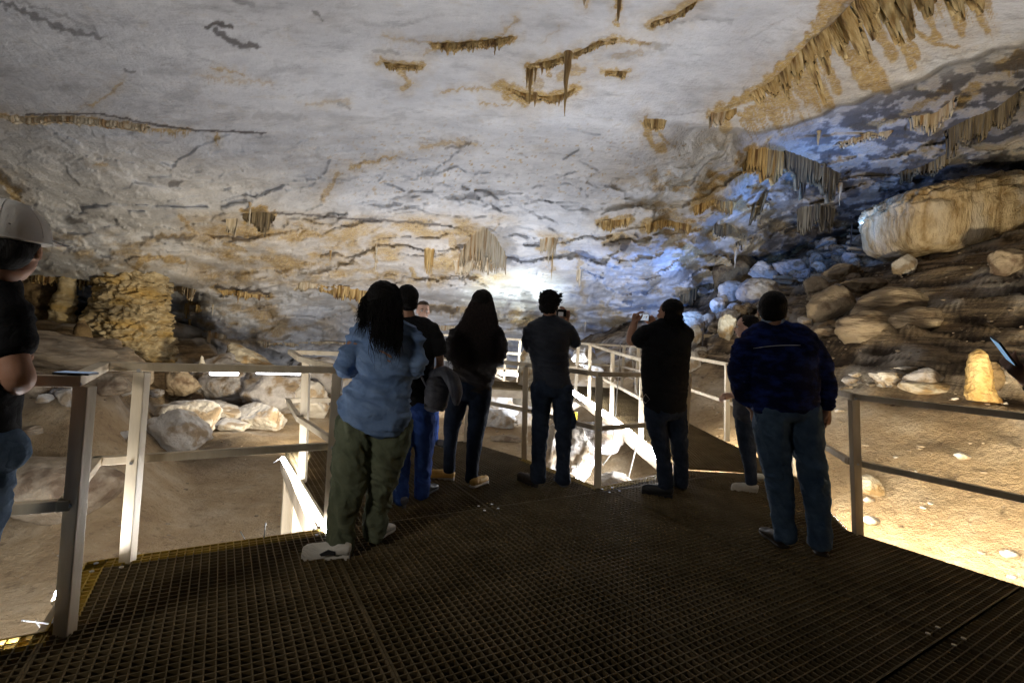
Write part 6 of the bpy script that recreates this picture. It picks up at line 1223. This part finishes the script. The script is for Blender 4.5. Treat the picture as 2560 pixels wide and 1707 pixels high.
# 7 young woman in profile -------------------------------------------------------
p = Person(4.63, 'young woman in profile, half hidden by the man in the blue jacket', M_SKINL)
torso = [(1876, 856, 0, 16, 0.05), (1878, 872, 0, 34, 0.12), (1874, 905, 0, 38, 0.14), (1872, 950, 0, 36, 0.13), (1872, 1000, 0, 38, 0.14), (1874, 1040, 0, 38, 0.15)]
legs = [[(1866, 1030, 0, 30, 0.10), (1868, 1080, 0, 26, 0.09), (1870, 1130, 0, 19, 0.07), (1876, 1170, 0, 15, 0.055), (1878, 1204, 0, 14, 0.05)], [(1888, 1030, 0.1, 28, 0.10), (1900, 1080, 0.12, 22, 0.08), (1912, 1130, 0.15, 18, 0.065), (1922, 1180, 0.15, 14, 0.05)]]
armL = [(1860, 880, -0.12, 15), (1852, 920, -0.14, 13), (1850, 965, -0.14, 12), (1838, 985, -0.12, 9), (1828, 988, -0.1, 7)]; armR = [(1890, 880, 0.12, 15), (1896, 930, 0.14, 12), (1890, 980, 0.14, 10), (1880, 1000, 0.14, 8)]
body_core(p, torso, legs, [armL, armR], (1864, 818, 0.0), -1.15, 0.0, 0.93, vox=0.006, neck=0.045)
hand_forms(p.b, p.P(1828, 988, -0.1), (-1, 0, -0.2), (0, 0.3, -1), 1, 0.8, 0.9); hand_forms(p.b, p.P(1880, 1002, 0.14), (0, 0, -1), (-1, 0, 0), 1, 0.5, 0.9)
p.make(onz(1872, 1222)); O = p.o
garment(p, 'jacket', [torso, [(1874, 874, -0.10, 17), (1876, 866, 0, 20, 0.09), (1882, 874, 0.10, 17)], armL[:4], armR[:4]], cloth_mat('dark grey denim', (0.03, 0.035, 0.05), (0.06, 0.065, 0.085)), fold=0.008, seed=41)
garment(p, 'jeans', [[(1874, 1020, 0, 34, 0.13), (1874, 1042, 0, 34, 0.13)]] + legs, M_JEAND, fold=0.006, seed=42)
hair_cap(p, extra=0.010, back=0.02, low=0.0); eyes(p)
c = Cloth(); c.ell(p.hc + p.R @ np.array([0, -0.125, 0.0]), (0.035, 0.04, 0.045)); c.build('hair_bun', M_HAIR, O, voxel=0.006, fold=0.006, fscale=4)
for sd in (-1, 1):
    V, Fc = ico(2); er = mesh_np('earring', V * 0.006, Fc, mat('pearl', (0.8, 0.78, 0.72), 0.2), O); er.location = Vector(p.hc + p.R @ np.array([0.080 * sd, -0.006, -0.05])) - O.location
shoe(O, onz(1893, 1230), -1.35, 0.25, 0.044, M_SHOEW, M_SOLE, h=0.075); shoe(O, onz(1928, 1206), -1.2, 0.25, 0.044, M_SHOEW, M_SOLE, h=0.075)

# 8 man in the mottled blue jacket -------------------------------------------------
p = Person(3.28, 'broad man in a mottled dark blue jacket with a pale line across the back', M_SKIN)
torso = [(1935, 818, 0, 28, 0.07), (1942, 838, 0, 78, 0.11), (1950, 880, 0, 92, 0.15), (1955, 930, 0, 88, 0.155), (1960, 980, 0, 84, 0.155), (1964, 1020, 0, 80, 0.15)]
legs = [[(1928, 1020, 0, 42, 0.13), (1930, 1080, 0, 41, 0.12), (1940, 1150, 0.01, 35, 0.095), (1950, 1220, 0.03, 30, 0.08), (1958, 1290, 0.05, 27, 0.075), (1962, 1338, 0.06, 26, 0.075)], [(2004, 1020, 0, 42, 0.13), (2012, 1080, 0, 41, 0.12), (2026, 1150, -0.02, 36, 0.095), (2038, 1220, -0.03, 32, 0.08), (2046, 1290, -0.03, 28, 0.075), (2050, 1356, -0.03, 27, 0.075)]]
armL = [(1866, 858, 0, 30), (1854, 900, 0.0, 29), (1850, 950, 0.03, 27), (1862, 990, 0.08, 21), (1885, 1020, 0.14, 15)]; armR = [(2026, 868, 0, 30), (2050, 915, 0, 28), (2062, 960, 0.01, 26), (2066, 1000, 0.01, 20), (2066, 1024, 0.01, 13)]
p.bare = 1
body_core(p, torso, legs, [armL, armR], (1930, 778, 0.0), 0.38, 0.0, 1.08, neck=0.066, vox=0.0065)
hand_forms(p.b, p.P(2066, 1026, 0.01), (0.02, 0.05, -1.0), (-1, 0.25, 0), 1, 0.45, 1.05, thumb=0.3); hand_forms(p.b, p.P(1886, 1022, 0.14), (0.35, 0.3, -0.9), (1, 0.2, 0), -1, 0.5, 1.05)
p.make(onz(1995, 1375)); O = p.o
garment(p, 'jacket', [torso, [(1872, 852, 0, 30), (1936, 832, 0, 34, 0.10), (2020, 858, 0, 30)], armL[:4] + [(1880, 1016, 0.13, 17)], armR[:4] + [(2067, 1016, 0.01, 18)], [(1932, 824, 0, 36, 0.085), (1932, 812, 0, 30, 0.075)]], M_CAMO, fold=0.016, seed=51, fscale=0.8)
garment(p, 'jeans', [[(1964, 1005, 0, 76, 0.14), (1965, 1030, 0, 79, 0.145)]] + legs, M_JEANM, fold=0.016, seed=52)
hair_cap(p, extra=0.006, back=0.008, low=0.006, fold=0.003)
c = Cloth(); c.loft(p.ch([(1932, 810, 0.0, 29, 0.078), (1932, 800, 0.0, 27, 0.074)])); c.build('collar', M_PALEB, O, voxel=0.006)
# the reflective line lies on the back of the jacket
jb = [o_ for o_ in O.children if o_.name.startswith('jacket')][0]; g = MB(); pts = []
jv = np.empty(len(jb.data.vertices) * 3, np.float32); jb.data.vertices.foreach_get('co', jv); jv = jv.reshape(-1, 3).astype(float) + np.array(jb.location) + np.array(O.location); pj = np.stack(proj_all(jv) if False else [CX + F * ((jv - CAMP) @ rt) / ((jv - CAMP) @ fw), CY - F * ((jv - CAMP) @ up) / ((jv - CAMP) @ fw)], 1)
for t in np.linspace(0, 1, 14):
    x, y = 1883 + 118 * t, 871 - 8 * t - 3 * math.sin(t * 3.14); d_ = np.hypot(pj[:, 0] - x, pj[:, 1] - y); near = np.where(d_ < 8)[0]
    if len(near): k_ = near[np.argsort(jv[near, 1])[:3]]; pts.append(aty(x, y, jv[k_, 1].min() - 0.003))
if len(pts) > 3: g.tube(pts, 0.0022, 5); keep(g.build('reflective_line', mat('pale line', (0.6, 0.62, 0.66), 0.5), smooth=True), O)
shoe(O, onz(1960, 1372), 0.0, 0.29, 0.054, M_SHOEBR, M_SHOEBR, h=0.10); shoe(O, onz(2056, 1392), 0.35, 0.29, 0.054, M_SHOEBR, M_SHOEBR, h=0.10)

# 9 man with the white cap at the left edge --------------------------------------------
p = Person(1.62, 'man in an off white cap and black tee shirt at the left edge', M_SKIN)
DX = -28
torso = [(-8, 690, 0, 60, 0.075), (-50, 735, 0, 120, 0.11), (-60, 820, 0, 128, 0.14), (-62, 930, 0, 116, 0.145), (-64, 1040, 0, 102, 0.14), (-66, 1130, 0, 100, 0.145)]
legs = [[(-30, 1130, 0, 60, 0.12), (-34, 1250, 0, 56, 0.11), (-45, 1420, 0.02, 44, 0.085), (-60, 1600, 0.04, 38, 0.07), (-70, 1740, 0.05, 34, 0.07)], [(-120, 1130, 0, 60, 0.12), (-130, 1250, 0, 56, 0.11), (-145, 1420, 0.02, 44, 0.085), (-160, 1600, 0.03, 38, 0.07), (-170, 1740, 0.04, 34, 0.07)]]
armR = [(38, 765, 0, 54), (52, 830, 0.0, 50), (62, 900, 0.0, 46), (72, 948, 0.02, 38), (50, 958, 0.12, 30), (30, 925, 0.32, 20)]; armL = [(-150, 765, 0, 54), (-165, 850, 0, 48), (-170, 950, 0.03, 40), (-120, 985, 0.14, 30), (-60, 960, 0.26, 22)]
sh = lambda rows: [(r[0] + DX,) + tuple(r[1:]) for r in rows]
torso = sh(torso); legs = [sh(l) for l in legs]; armL = sh(armL); armR = sh(armR)
legs = [[(r[0] - max(0, r[1] - 1250) * 0.25, r[1] + max(0, r[1] - 1250) * 0.35) + tuple(r[2:]) for r in l] for l in legs]
p.bare = 3
body_core(p, torso, legs, [armL, armR], (52 + DX, 616, 0.02), -0.42, 0.0, 1.05, neck=0.062, vox=0.007, roll=0.0)
hand_forms(p.b, p.P(26, 918, 0.34), (-0.6, 0.7, 0.05), (0, 0, 1), -1, 0.5); hand_forms(p.b, p.P(-58, 958, 0.27), (0.9, 0.5, 0.1), (0, 0, 1), 1, 0.6)
p.make(np.array([-1.70, 1.60, 0])); O = p.o
garment(p, 'tee_shirt', [torso, sh([(-140, 765, 0, 54), (-20, 715, 0, 60, 0.10), (32, 765, 0, 50)]), sh([(34, 770, 0, 58), (44, 830, 0, 55), (50, 872, 0.0, 52)]), sh([(-148, 770, 0, 58), (-160, 840, 0, 54), (-164, 876, 0, 52)])], M_BLACK, fold=0.008, voxel=0.008)
garment(p, 'jeans', [[(-66, 1110, 0, 98, 0.14), (-66, 1150, 0, 100, 0.145)]] + legs, M_JEANM, fold=0.008, seed=61)
hair_cap(p, extra=0.004, back=0.0, low=0.012, fold=0.002)
c = Cloth(); C0 = p.hc; R = rotm(0.10, 0.02); k = 1.05; gg = lambda x, y, z: C0 + R @ (np.array([x, y, z]) * k)
c.ell(gg(0, -0.010, 0.058), np.array([0.092, 0.112, 0.078]) * k, R, 4); c.loft([(*gg(0, -0.008, 0.012), 0.0, 0.0), (*gg(0, -0.008, 0.012), 0.0, 0.0)]) if False else None
cut = Cloth(); V, Fc = ico(5); W_ = V * np.array([0.094, 0.114, 0.094]) * k; keepz = W_[:, 2] > 0.0; W_[:, 2] = np.maximum(W_[:, 2], -0.012 * k)
W_[:, 2] *= 1.26; n_ = V; seam = np.abs(np.sin(np.arctan2(V[:, 0], V[:, 1]) * 3)); W_ = W_ - n_ * (0.0025 * np.exp(-(seam / 0.06) ** 2))[:, None]
cap = mesh_np('cap', W_ @ R.T, Fc, M_CAP, O); cap.location = Vector(gg(0, -0.006, 0.030)) - O.location
br = []; 
for i in range(9):
    for j in range(13):
        a = (j / 12 - 0.5) * 1.7; rr = 0.098 + 0.066 * (i / 8) * math.cos(a * 0.72); br.append(R @ (np.array([math.sin(a) * rr * 0.86, math.cos(a) * rr, 0.018 - 0.018 * (i / 8) - 0.012 * a * a]) * k))
br = np.array(br); gf = grid_faces(9, 13); Vb = np.concatenate([br, br - R @ np.array([0, 0, 0.004])]); ring = [j for j in range(13)] + [i * 13 + 12 for i in range(1, 9)] + [8 * 13 + j for j in range(11, -1, -1)] + [i * 13 for i in range(7, 0, -1)]
Fb = [list(q_) for q_ in gf] + [list(q_[::-1] + 117) for q_ in gf] + [[ring[i], ring[(i + 1) % len(ring)], ring[(i + 1) % len(ring)] + 117, ring[i] + 117] for i in range(len(ring))]
b_ = mesh_np('brim', Vb, np.array(Fb), M_CAP, cap); b_.location = (0, 0, 0)
g = MB()
for m_ in range(6):
    a = m_ * math.pi / 3 + 0.26; g.tube([R @ (np.array([math.sin(a) * math.cos(e_) * 0.0945, math.cos(a) * math.cos(e_) * 0.1145, math.sin(e_) * 0.1185]) * k) for e_ in np.linspace(0.05, 1.5, 12)], 0.0012, 5)
g.build('seam', M_CAP, cap, smooth=True)
g = MB(); g.tube([R @ (np.array([math.sin(a) * 0.0950, math.cos(a) * 0.1150, -0.010]) * k) for a in np.linspace(0, 6.283, 40)], 0.0022, 6); g.build('hem', M_CAP, cap, smooth=True)
V, Fc = ico(2); bt = mesh_np('button', V * np.array([0.009, 0.009, 0.005]), Fc, M_CAP, cap); bt.location = Vector(R @ np.array([0, 0, 0.106]))
shoe(O, onz(-200, 2000), 0.6, 0.28, 0.05, M_SHOEB, M_SHOEB); shoe(O, onz(-330, 1990), 0.3, 0.28, 0.05, M_SHOEB, M_SHOEB)
# phone lying on the rail corner
Pc = aty(208, 934, 2.02); phone('phone lying on the corner of the left railing beside the capped man', np.array([Pc[0] - 0.03, Pc[1], 1.072]), (0.97, 0.2, 0), (-0.2, 0.97, 0), w_=0.13, h=0.07, st=0.25, scr=(0.45, 0.65, 0.95), flip=1)

# 10 the person at the right edge, only a hand with a phone in view ----------------------
p = Person(2.05, 'person at the right edge of whom only a dark hand holding up a phone shows', M_SKIN)
torso = [(2800, 760, 0, 50, 0.07), (2810, 800, 0, 120, 0.11), (2815, 900, 0, 125, 0.14), (2815, 1100, 0, 105, 0.14), (2815, 1250, 0, 105, 0.14)]
legs = [[(2770, 1250, 0, 56, 0.12), (2775, 1450, 0, 44, 0.09), (2780, 1700, 0, 34, 0.07)], [(2860, 1250, 0, 56, 0.12), (2862, 1450, 0, 44, 0.09), (2865, 1700, 0, 34, 0.07)]]
armL = [(2715, 860, 0, 44), (2690, 960, 0.03, 36), (2665, 1010, 0.10, 32), (2600, 975, 0.25, 24), (2562, 945, 0.32, 19)]; armR = [(2915, 860, 0, 44), (2935, 980, 0, 36), (2900, 1050, 0.1, 30), (2840, 1000, 0.25, 22)]
p.bare = 1
body_core(p, torso, legs, [armL, armR], (2800, 680, 0), -0.3, 0, 1.0, vox=0.007)
hand_forms(p.b, p.P(2562, 946, 0.32), (-0.75, 0.1, 0.75), (-0.4, 0.3, 0.8), 1, 0.55); hand_forms(p.b, p.P(2838, 1000, 0.25), (-0.7, 0.4, 0.5), (0, 0, 1), -1, 0.6)
p.make(onz(2815, 1790)); O = p.o
garment(p, 'jacket', [torso, [(2720, 860, 0, 46), (2800, 820, 0, 60, 0.10), (2905, 860, 0, 46)], armL[:4] + [(2590, 965, 0.27, 24)], armR], M_BLACK, fold=0.008)
garment(p, 'trousers', [[(2815, 1230, 0, 100, 0.14), (2815, 1270, 0, 100, 0.14)]] + legs, M_JEAND, fold=0.006); hair_cap(p)
shoe(O, onz(2780, 1790), 0, 0.28, 0.05, M_SHOEB, M_SHOEB); shoe(O, onz(2868, 1790), 0, 0.28, 0.05, M_SHOEB, M_SHOEB)
phone('phone seen almost edge on with a bluish screen, at the right edge', aty(2509, 877, 2.34), aty(2538, 915, 2.36) - aty(2483, 841, 2.32), (0.45, 0.95, 0.25), w_=0.165, h=0.07, st=0.5, scr=(0.25, 0.55, 0.9), flip=-1)
